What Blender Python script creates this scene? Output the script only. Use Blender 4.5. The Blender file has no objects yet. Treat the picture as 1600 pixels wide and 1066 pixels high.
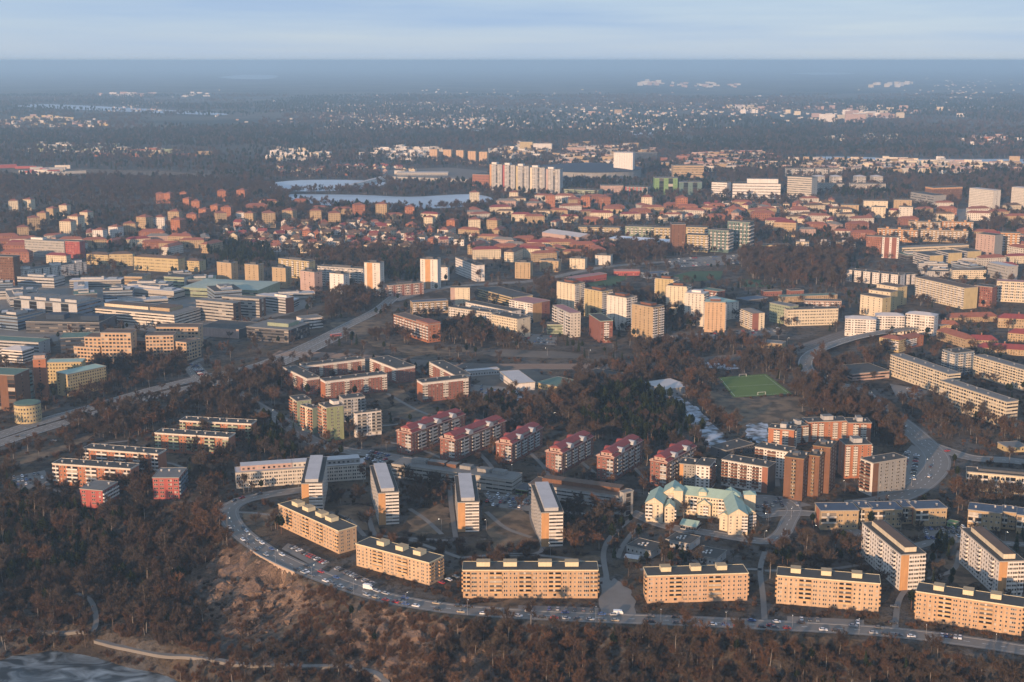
import bpy, math, random
import numpy as np
R = math.radians
rnd = random.Random(7)
nrs = np.random.RandomState(11)
S = bpy.context.scene
COL = S.collection

# ------------------------------------------------------------------ camera, sky, sun, exposure
CAM_H, F_PX, PITCH = 290.0, 2090.0, math.atan((533 - 94.5) / 2090.0)
cam_d = bpy.data.cameras.new('camera'); cam = bpy.data.objects.new('camera', cam_d); COL.objects.link(cam)
cam.location = (0, 0, CAM_H); cam.rotation_euler = (math.pi / 2 - PITCH, 0, 0)
cam_d.sensor_width = 36; cam_d.lens = 36 * F_PX / 1600; cam_d.clip_start = 1; cam_d.clip_end = 300000
S.camera = cam

SUN_EL, SUN_AZ = 10.0, 28.0          # degrees; azimuth measured from straight behind the camera towards its left
to_sun = (-math.sin(R(SUN_AZ)) * math.cos(R(SUN_EL)), -math.cos(R(SUN_AZ)) * math.cos(R(SUN_EL)), math.sin(R(SUN_EL)))
W = bpy.data.worlds.new('World'); S.world = W; W.use_nodes = True
nt = W.node_tree; nt.nodes.clear()
sky = nt.nodes.new('ShaderNodeTexSky'); sky.sky_type = 'NISHITA'; sky.sun_disc = False
sky.sun_elevation = R(SUN_EL); sky.sun_rotation = math.atan2(to_sun[0], to_sun[1])
sky.altitude = 300; sky.air_density = 1.0; sky.dust_density = .7; sky.ozone_density = .9
# thin high cloud veil, the same all round the sky
tc = nt.nodes.new('ShaderNodeTexCoord'); mp = nt.nodes.new('ShaderNodeMapping'); mp.inputs['Scale'].default_value = (1.0, 1.0, 16.0)
nz = nt.nodes.new('ShaderNodeTexNoise'); nz.inputs['Scale'].default_value = 1.6; nz.inputs['Detail'].default_value = 5; nz.inputs['Roughness'].default_value = .55
rp = nt.nodes.new('ShaderNodeValToRGB'); rp.color_ramp.elements[0].position = .36; rp.color_ramp.elements[1].position = .72
rp.color_ramp.elements[0].color = (.78, .78, .78, 1); rp.color_ramp.elements[1].color = (.98, .98, .98, 1)
mx = nt.nodes.new('ShaderNodeMixRGB'); mx.inputs['Color2'].default_value = (1.46, 2.02, 2.88, 1)
bg = nt.nodes.new('ShaderNodeBackground'); bg.inputs['Strength'].default_value = 0.14
wo = nt.nodes.new('ShaderNodeOutputWorld')
nt.links.new(tc.outputs['Generated'], mp.inputs['Vector']); nt.links.new(mp.outputs['Vector'], nz.inputs['Vector'])
nt.links.new(nz.outputs['Fac'], rp.inputs['Fac']); nt.links.new(rp.outputs['Color'], mx.inputs['Fac'])
nt.links.new(sky.outputs['Color'], mx.inputs['Color1']); nt.links.new(mx.outputs['Color'], bg.inputs['Color'])
nt.links.new(bg.outputs['Background'], wo.inputs['Surface'])

sun_d = bpy.data.lights.new('sun', 'SUN'); sun = bpy.data.objects.new('sun', sun_d); COL.objects.link(sun)
sun_d.energy = 3.75; sun_d.angle = R(0.6); sun_d.color = (1.0, .655, .40)
sun.rotation_euler = (math.pi / 2 - R(SUN_EL), 0, -R(SUN_AZ)); sun.location = (-300, -600, 500)
S.view_settings.view_transform = 'Standard'; S.view_settings.look = 'None'; S.view_settings.gamma = 1
S.view_settings.use_curve_mapping = False; S.view_settings.exposure = 0.9
S.render.engine = 'CYCLES'
cy = S.cycles
cy.use_denoising = True; cy.max_bounces = 4; cy.diffuse_bounces = 2; cy.glossy_bounces = 2; cy.transmission_bounces = 2
HAZE = 0.84e-4
cy.volume_bounces = 2; cy.transparent_max_bounces = 4; cy.caustics_reflective = False; cy.caustics_refractive = False

# ------------------------------------------------------------------ pixel <-> ground
CP, SP = math.cos(PITCH), math.sin(PITCH)
def ray(px, py):
    a, b = px - 800.0, 533.0 - py
    return (a, F_PX * CP + b * SP, -F_PX * SP + b * CP)
def G(px, py, z=0.0):
    d = ray(px, py); t = (z - CAM_H) / d[2]
    return (d[0] * t, d[1] * t)
def z_at(px, py, Y):                 # height of the ray at forward distance Y
    d = ray(px, py); return CAM_H + d[2] * Y / d[1]
def proj(x, y, z):
    zc = y * CP - (z - CAM_H) * SP; yc = y * SP + (z - CAM_H) * CP
    return 800 + F_PX * x / zc, 533 - F_PX * yc / zc

# ------------------------------------------------------------------ materials
MATS = {}
def _base(name):
    m = bpy.data.materials.new(name); m.use_nodes = True
    n = m.node_tree.nodes; b = n['Principled BSDF']
    return m, n, m.node_tree.links, b
def mat(name, col, rough=.8, var=.22, scale=.25, streak=True, spec=.25, metal=0.0, bump=0.0, island=0.0, col2=None):
    if name in MATS: return MATS[name]
    m, n, l, b = _base(name); MATS[name] = m
    b.inputs['Roughness'].default_value = rough; b.inputs['Specular IOR Level'].default_value = spec; b.inputs['Metallic'].default_value = metal
    t = n.new('ShaderNodeTexCoord')
    n1 = n.new('ShaderNodeTexNoise'); n1.inputs['Scale'].default_value = scale; n1.inputs['Detail'].default_value = 6; n1.inputs['Roughness'].default_value = .62
    l.new(t.outputs['Object'], n1.inputs['Vector'])
    mp = n.new('ShaderNodeMapping'); mp.inputs['Scale'].default_value = (1.3, 1.3, .07)
    n2 = n.new('ShaderNodeTexNoise'); n2.inputs['Scale'].default_value = 1.0; n2.inputs['Detail'].default_value = 3
    l.new(t.outputs['Object'], mp.inputs['Vector']); l.new(mp.outputs['Vector'], n2.inputs['Vector'])
    ad = n.new('ShaderNodeMath'); ad.operation = 'ADD'
    l.new(n1.outputs['Fac'], ad.inputs[0])
    if streak: l.new(n2.outputs['Fac'], ad.inputs[1])
    else: ad.inputs[1].default_value = .5
    mr = n.new('ShaderNodeMapRange'); mr.inputs['From Min'].default_value = .6; mr.inputs['From Max'].default_value = 1.4
    mr.inputs['To Min'].default_value = 1 - var; mr.inputs['To Max'].default_value = 1 + var * .7
    l.new(ad.outputs[0], mr.inputs['Value'])
    val = mr.outputs['Result']
    if island:
        g = n.new('ShaderNodeNewGeometry'); oi = n.new('ShaderNodeObjectInfo'); s = n.new('ShaderNodeMath'); s.operation = 'ADD'
        l.new(g.outputs['Random Per Island'], s.inputs[0]); l.new(oi.outputs['Random'], s.inputs[1])
        fr = n.new('ShaderNodeMath'); fr.operation = 'FRACT'; l.new(s.outputs[0], fr.inputs[0])
        m2 = n.new('ShaderNodeMapRange'); m2.inputs['To Min'].default_value = 1 - island; m2.inputs['To Max'].default_value = 1 + island
        l.new(fr.outputs[0], m2.inputs['Value']); mu = n.new('ShaderNodeMath'); mu.operation = 'MULTIPLY'
        l.new(val, mu.inputs[0]); l.new(m2.outputs['Result'], mu.inputs[1]); val = mu.outputs[0]
    vm = n.new('ShaderNodeVectorMath'); vm.operation = 'SCALE'; vm.inputs[0].default_value = col
    if col2:
        n3 = n.new('ShaderNodeTexNoise'); n3.inputs['Scale'].default_value = scale * .35; n3.inputs['Detail'].default_value = 5
        l.new(t.outputs['Object'], n3.inputs['Vector'])
        rr = n.new('ShaderNodeMapRange'); rr.inputs['From Min'].default_value = .42; rr.inputs['From Max'].default_value = .6; l.new(n3.outputs['Fac'], rr.inputs['Value'])
        mc = n.new('ShaderNodeMixRGB'); mc.inputs['Color1'].default_value = (*col, 1); mc.inputs['Color2'].default_value = (*col2, 1)
        l.new(rr.outputs['Result'], mc.inputs['Fac']); l.new(mc.outputs['Color'], vm.inputs[0])
    l.new(val, vm.inputs['Scale']); l.new(vm.outputs['Vector'], b.inputs['Base Color'])
    if bump:
        bp = n.new('ShaderNodeBump'); bp.inputs['Strength'].default_value = bump; bp.inputs['Distance'].default_value = .3
        l.new(n1.outputs['Fac'], bp.inputs['Height']); l.new(bp.outputs['Normal'], b.inputs['Normal'])
    return m
def glass_mat():
    m, n, l, b = _base('window_glass'); MATS['glass'] = m
    g = n.new('ShaderNodeNewGeometry'); oi = n.new('ShaderNodeObjectInfo'); s = n.new('ShaderNodeMath'); s.operation = 'ADD'
    l.new(g.outputs['Random Per Island'], s.inputs[0]); l.new(oi.outputs['Random'], s.inputs[1])
    fr = n.new('ShaderNodeMath'); fr.operation = 'FRACT'; l.new(s.outputs[0], fr.inputs[0])
    cr = n.new('ShaderNodeValToRGB'); e = cr.color_ramp.elements; cr.color_ramp.interpolation = 'CONSTANT'
    e[0].color = (.018, .017, .018, 1); e[1].position = .42; e[1].color = (.045, .042, .042, 1)
    for p, c in ((.68, (.11, .095, .085, 1)), (.84, (.22, .19, .16, 1)), (.94, (.42, .37, .31, 1))):
        k = e.new(p); k.color = c
    l.new(fr.outputs[0], cr.inputs['Fac']); l.new(cr.outputs['Color'], b.inputs['Base Color'])
    b.inputs['Roughness'].default_value = .12; b.inputs['Specular IOR Level'].default_value = .5
glass_mat()
def M(key): return MATS[key]
PAL = dict(
    beige=(.49, .325, .195), orange=(.50, .27, .12), white=(.66, .61, .56), offwhite=(.56, .51, .44), cream=(.60, .51, .37), yellow=(.46, .36, .19), ochre=(.55, .34, .17),
    pinkwall=(.43, .30, .25), brick=(.28, .12, .075), redbrick=(.235, .095, .068), orangebrick=(.37, .15, .08), darkbrick=(.17, .075, .045), brown=(.17, .085, .05), darktan=(.24, .155, .08),
    red=(.36, .09, .075), green=(.27, .29, .15), sage=(.27, .31, .21), brightgreen=(.17, .27, .11), teal=(.12, .18, .16), grey=(.27, .26, .245), lightgrey=(.42, .41, .40),
    darkgrey=(.10, .10, .105), concrete=(.36, .34, .31), bluegrey=(.17, .22, .28), darkblue=(.035, .05, .075), tan=(.40, .29, .17), black=(.03, .03, .032))
for k, v in PAL.items(): mat(k, v, .85, .26, .22, island=.16 if k in ('ochre', 'offwhite') else 0)
mat('beigeA', (.50, .345, .215), .85, .28, .2); mat('beigeB', (.47, .305, .18), .85, .28, .2); mat('beigeC', (.51, .33, .205), .85, .28, .2)
mat('bitumen', (.066, .062, .056), .9, .4, .18, False); mat('blueroof', (.055, .075, .11), .6, .3, .2, False); mat('greyroof', (.165, .155, .143), .85, .3, .15, False)
mat('paleroof', (.47, .44, .43), .8, .22, .15, False); mat('brownroof', (.13, .085, .06), .9, .3, .2, False); mat('redroof', (.215, .05, .048), .75, .3, .3, False)
mat('tileroof', (.25, .095, .062), .85, .35, .3, False); mat('mintroof', (.31, .41, .33), .6, .22, .2, False); mat('pinkroof', (.34, .16, .15), .8, .25, .2, False)
mat('palemint', (.31, .36, .30), .7, .25, .15, False); mat('greenroof', (.10, .16, .12), .7, .3, .2, False); mat('snowroof', (.72, .74, .78), .8, .12, .1, False)
mat('roofbox', (.62, .54, .36), .8, .12, .3); mat('trim', (.50, .46, .40), .7, .1, .3); mat('edging', (.30, .28, .25), .7, .1, .3); mat('metal', (.35, .35, .36), .45, .15, .4, spec=.5, metal=.6)
mat('asphalt', (.185, .168, .15), .9, .25, .06, False, bump=.1); mat('footway', (.19, .175, .16), .9, .25, .1, False); mat('paint', (.7, .7, .68), .7, .15, .5, False)
mat('kerb', (.28, .27, .26), .85, .2, .4, False); mat('gravel', (.15, .125, .105), .95, .35, .12, False); mat('pitch', (.105, .155, .03), .9, .25, .05, False)
mat('rail', (.16, .12, .10), .5, .2, .5, False, metal=.5)
MATS['shrubtwig'] = None

# ------------------------------------------------------------------ mesh helpers
class MB:
    def __init__(s): s.v = []; s.f = []; s.m = []; s.mats = []
    def mi(s, key):
        if key not in s.mats: s.mats.append(key)
        return s.mats.index(key)
    def poly(s, pts, key):
        n = len(s.v); s.v += [tuple(p) for p in pts]; s.f.append(tuple(range(n, n + len(pts)))); s.m.append(s.mi(key))
    def box(s, x0, y0, z0, x1, y1, z1, key, top=None, bottom=True):
        n = len(s.v); k = s.mi(key); kt = s.mi(top) if top else k
        s.v += [(x0, y0, z0), (x1, y0, z0), (x1, y1, z0), (x0, y1, z0), (x0, y0, z1), (x1, y0, z1), (x1, y1, z1), (x0, y1, z1)]
        for q, kk in (((0, 1, 5, 4), k), ((1, 2, 6, 5), k), ((2, 3, 7, 6), k), ((3, 0, 4, 7), k), ((4, 5, 6, 7), kt)) + ((((3, 2, 1, 0), k),) if bottom else ()):
            s.f.append(tuple(n + i for i in q)); s.m.append(kk)
    def tube(s, p, q, r0, r1, key, n=6, cap=True):
        p = np.array(p, float); q = np.array(q, float); d = q - p; L = np.linalg.norm(d)
        if L < 1e-6: return
        d /= L; a = np.cross(d, (0, 0, 1) if abs(d[2]) < .9 else (1, 0, 0)); a /= np.linalg.norm(a); b = np.cross(d, a)
        i0 = len(s.v); k = s.mi(key)
        for c, r in ((p, r0), (q, r1)):
            for i in range(n):
                t = 2 * math.pi * i / n; s.v.append(tuple(c + a * r * math.cos(t) + b * r * math.sin(t)))
        for i in range(n):
            j = (i + 1) % n; s.f.append((i0 + i, i0 + j, i0 + n + j, i0 + n + i)); s.m.append(k)
        if cap:
            s.f.append(tuple(i0 + n + i for i in range(n))); s.m.append(k)
    def add(s, o, T):                                  # append another MB transformed by function T
        n = len(s.v); s.v += [T(p) for p in o.v]
        idx = [s.mi(k) for k in o.mats]
        s.f += [tuple(n + i for i in f) for f in o.f]; s.m += [idx[i] for i in o.m]
    def mesh(s, name):
        me = bpy.data.meshes.new(name); me.from_pydata(s.v, [], s.f)
        for k in s.mats: me.materials.append(MATS[k])
        if len(s.mats) > 1: me.polygons.foreach_set('material_index', s.m)
        me.update(); return me
    def obj(s, name, parent=None, **kw): return new_obj(name, s.mesh(name), parent, **kw)
def new_obj(name, data, parent=None, loc=None, rz=0.0, kind=None, label=None, cat=None, group=None):
    o = bpy.data.objects.new(name, data); COL.objects.link(o)
    if parent: o.parent = parent
    if loc: o.location = loc
    if rz: o.rotation_euler = (0, 0, rz)
    if kind: o['kind'] = kind
    if label: o['label'] = label
    if cat: o['category'] = cat
    if group: o['group'] = group
    return o
def thing(name, label, cat, loc=(0, 0, 0), rz=0.0, group=None):
    return new_obj(name, None, None, loc, rz, None, label, cat, group)

# ------------------------------------------------------------------ terrain
def dist_poly(P, pts):                                 # unsigned distance of points P (n,2) to polyline
    best = np.full(len(P), 1e12)
    for a, b in zip(pts[:-1], pts[1:]):
        a = np.array(a); b = np.array(b); ab = b - a; t = np.clip(((P - a) @ ab) / (ab @ ab + 1e-9), 0, 1)
        d = P - (a + t[:, None] * ab); best = np.minimum(best, (d * d).sum(1))
    return np.sqrt(best)
def inside(P, poly):
    x, y = P[:, 0], P[:, 1]; c = np.zeros(len(P), bool); n = len(poly); j = n - 1
    for i in range(n):
        xi, yi = poly[i]; xj, yj = poly[j]
        if yi != yj:
            c ^= ((yi > y) != (yj > y)) & (x < (xj - xi) * (y - yi) / (yj - yi) + xi)
        j = i
    return c
_tab = nrs.rand(257, 257)
def vnoise(x, y, s):
    x = np.asarray(x) / s + 1000.3; y = np.asarray(y) / s + 1000.7
    xi = np.floor(x).astype(int); yi = np.floor(y).astype(int); fx = x - xi; fy = y - yi
    fx = fx * fx * (3 - 2 * fx); fy = fy * fy * (3 - 2 * fy); a = xi % 256; b = yi % 256
    return (_tab[a, b] * (1 - fx) + _tab[a + 1, b] * fx) * (1 - fy) + (_tab[a, b + 1] * (1 - fx) + _tab[a + 1, b + 1] * fx) * fy
def fbm(x, y, s, o=4):
    r = 0; a = .5; t = 0
    for i in range(o): r = r + a * vnoise(x, y, s / 2 ** i); t += a; a *= .5
    return r / t
STREET_PX = [(500, 762), (455, 768), (415, 774), (380, 782), (360, 793), (357, 805), (366, 822), (387, 842), (420, 864), (460, 884), (510, 904), (560, 922), (620, 938), (700, 951),
             (800, 959), (900, 964), (1000, 968), (1100, 972), (1200, 977), (1300, 982), (1400, 989), (1500, 1001), (1600, 1016), (1700, 1034), (1900, 1075)]
STREET = [G(*p) for p in STREET_PX]
EDGE = [G(*p) for p in [(-900, 700), (-500, 735), (-200, 755), (0, 768), (130, 778), (240, 780), (310, 784), (340, 790), (343, 806), (352, 824), (374, 848), (408, 872), (450, 893), (500, 914), (550, 932), (610, 950),
                        (700, 964), (800, 972), (900, 977), (1000, 981), (1100, 985), (1200, 990), (1300, 996), (1400, 1003), (1500, 1016), (1600, 1032), (1700, 1050), (1900, 1092), (2300, 1200)]]
EDGE_POLY = EDGE + [(2000, 300), (2000, -3000), (-4000, -3000), (-4000, EDGE[0][1])]
LAKE_Z = -33.0
def GZ(px, py): return G(px, py, LAKE_Z)
LAKE = [GZ(*p) for p in [(-400, 1040), (-60, 1036), (0, 1032), (22, 1024), (60, 1021), (80, 1016), (120, 1021), (150, 1027), (200, 1043), (250, 1052), (275, 1062), (310, 1090), (350, 1130), (420, 1250), (500, 1500)]] + [(120, 60), (600, -900), (-2500, -900), (-2500, GZ(-400, 1040)[1])]
CLIFF = np.array(G(395, 905)); CLIFF2 = np.array(G(660, 1010)); GAP = np.array(G(438, 893))
def terrain(X, Y):
    X = np.asarray(X, float); Y = np.asarray(Y, float); P = np.stack([X.ravel(), Y.ravel()], 1); z = np.zeros(len(P))
    near = (P[:, 1] < 1100) & (P[:, 1] > -2500) & (abs(P[:, 0]) < 2600)
    Q = P[near]
    if len(Q):
        d = dist_poly(Q, EDGE); d[~inside(Q, EDGE_POLY)] = 0
        n = fbm(Q[:, 0], Q[:, 1], 70, 4) - .5; n2 = fbm(Q[:, 0] + 300, Q[:, 1], 16, 3) - .5
        W_ = 52 + 20 * np.clip((-Q[:, 0] - 150) / 120, 0, 2)
        zz = -33.5 * (1 - np.exp(-np.maximum(d - 1, 0) / W_))
        cl = np.exp(-((Q - CLIFF) ** 2).sum(1) / 38 ** 2) + .8 * np.exp(-((Q - CLIFF2) ** 2).sum(1) / 30 ** 2)
        f = np.clip(d / 18, 0, 1)
        # rock shoulders: stepped relief on the cliffs
        n3 = np.abs(fbm(Q[:, 0] * .8 + 90, Q[:, 1] + 55, 26, 4) - .5) * 2; st = (fbm(Q[:, 0] + 11, Q[:, 1] - 40, 34, 3) - .5) * 30; stp = np.floor(st / 4.5) * 4.5 + np.clip((st % 4.5) - 2.6, 0, 1.9) * 2.3
        zz = zz + f * (n * 13 + n2 * (2.6 + 5.0 * np.clip(cl, 0, 1))) + f * np.clip(cl, 0, 1) * (stp * .75 - n3 * 5)
        gp = np.exp(-((Q - GAP) ** 2).sum(1) / 11 ** 2); zz = zz - gp * 9 * np.clip(d / 3, 0, 1)
        zz = np.where(d > 0, np.minimum(zz, 0.0 + 2.5 * f), 0)
        zz = np.maximum(zz, LAKE_Z + .5 + .4 * n2)
        lk = inside(Q, LAKE); dl = dist_poly(Q, LAKE); zz = np.where(lk, LAKE_Z - np.clip(dl * .4, .1, 5), zz)
        zz = np.where(~lk & (dl < 14) & (d > 0), np.minimum(zz, LAKE_Z + .35 + dl * .12 + np.clip(zz - LAKE_Z, 0, 60) * (dl / 14) ** 1.5), zz)
        z[near] = zz
    return z.reshape(X.shape)
def tz(x, y): return float(terrain(np.array([x]), np.array([y]))[0])
def GT(px, py):                                        # pixel to the terrain surface
    d = ray(px, py); t = np.linspace(.18, .62, 900); x = d[0] * t; y = d[1] * t; z = CAM_H + d[2] * t
    below = np.nonzero(z < terrain(x, y))[0]
    if len(below) == 0: return G(px, py)
    i = below[0]; return (float(x[i]), float(y[i]))

def graded(a, b, step, lo, hi, g=1.22):
    v = list(np.arange(a, b + .1, step)); s = step; x = b
    while x < hi: s *= g; x += s; v.append(min(x, hi))
    s = step; x = a
    while x > lo: s *= g; x -= s; v.insert(0, max(x, lo))
    return np.array(v)
xs = graded(-440, 440, 3.2, -90000, 90000); ys = graded(520, 900, 3.2, -3000, 95000)
XX, YY = np.meshgrid(xs, ys); ZZ = terrain(XX, YY)
nx, ny = len(xs), len(ys)
gm = bpy.data.meshes.new('ground')
idx = (np.arange(ny - 1)[:, None] * nx + np.arange(nx - 1)[None, :]).ravel()
gm.from_pydata(np.stack([XX.ravel(), YY.ravel(), ZZ.ravel()], 1).tolist(), [], np.stack([idx, idx + 1, idx + nx + 1, idx + nx], 1).tolist())
# what covers the ground: rock on the cliffs (attribute 'rock')
Pg = np.stack([XX.ravel(), YY.ravel()], 1)
gy, gx = np.gradient(ZZ, ys, xs); slope = np.sqrt(gx ** 2 + gy ** 2).ravel()
cl = np.zeros(len(Pg))
for c_, r_, w_ in ((CLIFF, 34, 1.0), (G(420, 930, -12), 26, .8), (CLIFF2, 34, .9), (G(620, 985, -10), 22, .8), (G(560, 1030, -20), 22, .7), (G(340, 880, -8), 20, .9), (G(480, 940, -8), 16, .7)):
    cl = np.maximum(cl, w_ * np.exp(-((Pg - np.array(c_)) ** 2).sum(1) / r_ ** 2))
rock = np.clip(cl * 1.25 * (.35 + 1.3 * fbm(Pg[:, 0], Pg[:, 1], 22, 4)) + np.clip(slope - .75, 0, 1) * .8, 0, 1); rock[(ZZ.ravel() > -.3)] = 0
at = gm.attributes.new('rock', 'FLOAT', 'POINT'); at.data.foreach_set('value', rock.astype(np.float32))
gm.update()
def ground_mat():
    m, n, l, b = _base('ground_cover'); b.inputs['Roughness'].default_value = .95; b.inputs['Specular IOR Level'].default_value = .1
    t = n.new('ShaderNodeTexCoord')
    def noise(s, d=5, r=.6):
        k = n.new('ShaderNodeTexNoise'); k.inputs['Scale'].default_value = s; k.inputs['Detail'].default_value = d; k.inputs['Roughness'].default_value = r
        l.new(t.outputs['Object'], k.inputs['Vector']); return k.outputs['Fac']
    def mix(f, a, c):
        k = n.new('ShaderNodeMixRGB')
        for s_, v in (('Fac', f), ('Color1', a), ('Color2', c)):
            if isinstance(v, tuple): k.inputs[s_].default_value = (*v, 1)
            elif isinstance(v, float): k.inputs[s_].default_value = v
            else: l.new(v, k.inputs[s_])
        return k.outputs['Color']
    def rng(v, a, c):
        k = n.new('ShaderNodeMapRange'); k.inputs['From Min'].default_value = a; k.inputs['From Max'].default_value = c; l.new(v, k.inputs['Value']); return k.outputs['Result']
    c = mix(rng(noise(.014, 7, .65), .40, .60), (.055, .043, .033), (.135, .098, .064))       # leaf litter / dry grass
    c = mix(rng(noise(.035, 6, .65), .48, .60), c, (.115, .104, .094))                          # bare yards
    c = mix(rng(noise(.11, 6, .75), .50, .62), c, (.026, .020, .016))
    c = mix(rng(noise(.02, 8, .75), .66, .72), c, (.20, .19, .18))
    far = mix(rng(noise(.0011, 8, .62), .42, .58), (.030, .034, .028), (.115, .098, .076)) # distant woods and clearings
    far = mix(rng(noise(.009, 4, .7), .62, .72), far, (.15, .14, .13))
    ge = n.new('ShaderNodeNewGeometry'); sx = n.new('ShaderNodeSeparateXYZ'); l.new(ge.outputs['Position'], sx.inputs[0])
    c = mix(rng(sx.outputs['Y'], 2600., 5200.), c, far)
    vo = n.new('ShaderNodeTexVoronoi'); vo.feature = 'F1'; vo.inputs['Scale'].default_value = .22; l.new(t.outputs['Object'], vo.inputs['Vector'])
    hs = n.new('ShaderNodeSeparateColor'); l.new(vo.outputs['Color'], hs.inputs[0])
    rk = mix(rng(noise(.13, 8, .75), .38, .62), (.060, .040, .030), (.215, .145, .10))
    rk = mix(rng(hs.outputs[0], .55, 1.0), rk, (.30, .20, .135))
    rk = mix(rng(noise(.9, 5, .8), .52, .62), rk, (.05, .036, .028))
    at = n.new('ShaderNodeAttribute'); at.attribute_name = 'rock'
    c = mix(rng(at.outputs['Fac'], .30, .52), c, rk)
    l.new(c, b.inputs['Base Color'])
    bp = n.new('ShaderNodeBump'); bp.inputs['Strength'].default_value = .9; bp.inputs['Distance'].default_value = 2.5
    l.new(noise(.35, 6, .7), bp.inputs['Height']); l.new(bp.outputs['Normal'], b.inputs['Normal'])
    return m
MATS['ground'] = ground_mat(); gm.materials.append(MATS['ground'])
new_obj('ground', gm, kind='structure')

# lakes (ice and open water)
def water_mat(name, ice, dark, s, lo, hi, rough=.35):
    m, n, l, b = _base(name); MATS[name] = m
    t = n.new('ShaderNodeTexCoord'); mp = n.new('ShaderNodeMapping'); mp.inputs['Scale'].default_value = (s * .55, s, s); k = n.new('ShaderNodeTexNoise'); k.inputs['Scale'].default_value = 1; k.inputs['Detail'].default_value = 6; k.inputs['Roughness'].default_value = .55; k.inputs['Distortion'].default_value = 1.1
    l.new(t.outputs['Object'], mp.inputs['Vector']); l.new(mp.outputs['Vector'], k.inputs['Vector'])
    r = n.new('ShaderNodeMapRange'); r.inputs['From Min'].default_value = lo; r.inputs['From Max'].default_value = hi; l.new(k.outputs['Fac'], r.inputs['Value'])
    mc = n.new('ShaderNodeMixRGB'); mc.inputs['Color1'].default_value = (*dark, 1); mc.inputs['Color2'].default_value = (*ice, 1); l.new(r.outputs['Result'], mc.inputs['Fac']); l.new(mc.outputs['Color'], b.inputs['Base Color'])
    b.inputs['Roughness'].default_value = rough
water_mat('nearice', (.25, .29, .31), (.022, .030, .034), .085, .40, .64)
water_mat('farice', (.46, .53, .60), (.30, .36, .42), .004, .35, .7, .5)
def sheet(name, pts, z, key, kind='structure', **kw):
    b = MB(); b.poly([(x, y, z) for x, y in pts], key); return b.obj(name, kind=kind, **kw)
sheet('lake', LAKE, LAKE_Z, 'nearice')

# rock buttresses and loose blocks on the cliffs
def rock_mat():
    m, n, l, b = _base('rock'); MATS['rock'] = m; b.inputs['Roughness'].default_value = .92; t = n.new('ShaderNodeTexCoord'); cols = []
    def nz(s, d, r):
        k = n.new('ShaderNodeTexNoise'); k.inputs['Scale'].default_value = s; k.inputs['Detail'].default_value = d; k.inputs['Roughness'].default_value = r; l.new(t.outputs['Object'], k.inputs['Vector']); return k.outputs['Fac']
    def rg(v, a, c):
        k = n.new('ShaderNodeMapRange'); k.inputs['From Min'].default_value = a; k.inputs['From Max'].default_value = c; l.new(v, k.inputs['Value']); return k.outputs['Result']
    def mx_(f, a, c):
        k = n.new('ShaderNodeMixRGB'); l.new(f, k.inputs['Fac'])
        for s_, v in (('Color1', a), ('Color2', c)):
            if isinstance(v, tuple): k.inputs[s_].default_value = (*v, 1)
            else: l.new(v, k.inputs[s_])
        return k.outputs['Color']
    c = mx_(rg(nz(.16, 7, .7), .36, .64), (.095, .062, .046), (.24, .155, .105)); c = mx_(rg(nz(.5, 6, .8), .56, .64), c, (.05, .038, .03)); c = mx_(rg(nz(.07, 5, .6), .62, .72), c, (.36, .22, .13)); c = mx_(rg(nz(.11, 6, .7), .58, .66), c, (.055, .048, .03))
    l.new(c, b.inputs['Base Color']); bp = n.new('ShaderNodeBump'); bp.inputs['Strength'].default_value = 1; bp.inputs['Distance'].default_value = 1.2; l.new(nz(.6, 7, .75), bp.inputs['Height']); l.new(bp.outputs['Normal'], b.inputs['Normal'])
rock_mat()
def rock_mesh(rx, ry, rz, seed, nu=34, nv=16):
    r = np.random.RandomState(seed); P = []
    dirs = r.randn(26, 3); dirs[:, 2] = np.abs(dirs[:, 2]) * .6; dirs /= np.linalg.norm(dirs, axis=1)[:, None]; off = .68 + .34 * r.rand(26)
    for j in range(nv + 1):
        th = math.pi * .62 * j / nv
        for i in range(nu):
            ph = 2 * math.pi * i / nu; d = np.array((math.sin(th) * math.cos(ph), math.sin(th) * math.sin(ph), math.cos(th)))
            q = dirs @ d; rad = np.min(np.where(q > .05, off / np.maximum(q, .05), 9)); rad = min(rad, 1.25) * (1 + .10 * (r.rand() - .5)); P.append((d[0] * rad * rx, d[1] * rad * ry, d[2] * rad * rz))
    F = [(j * nu + i, j * nu + (i + 1) % nu, (j + 1) * nu + (i + 1) % nu, (j + 1) * nu + i)[::-1] for j in range(nv) for i in range(nu)]
    me = bpy.data.meshes.new('rock_outcrop'); me.from_pydata(P, [], F); me.materials.append(MATS['rock']); me.update(); return me
for k, (px, py, rx, ry, rz, tilt) in enumerate([(372, 893, 20, 16, 13, .35), (398, 918, 17, 14, 15, .3), (350, 915, 13, 12, 8, .4), (388, 872, 12, 9, 8, .2), (470, 925, 9, 8, 7, .3), (508, 955, 11, 9, 8, .3), (600, 985, 14, 10, 10, .3), (650, 1000, 16, 11, 12, .25), (690, 990, 10, 9, 8, .3), (565, 1012, 11, 9, 7, .3), (440, 962, 12, 9, 6, .4), (620, 1035, 12, 9, 6, .3), (520, 990, 9, 8, 6, .3), (330, 885, 9, 8, 5, .3), (720, 1030, 9, 8, 6, .3)]):
    x, y = GT(px, py); o = new_obj('rock_outcrop', rock_mesh(rx * .62, ry * .62, rz * .62, 40 + k), None, (x, y + 2, tz(x, y) - rz * .28), kind='structure'); o.rotation_euler = (tilt, .15 * math.sin(k * 2.1), k * 1.3)
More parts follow.
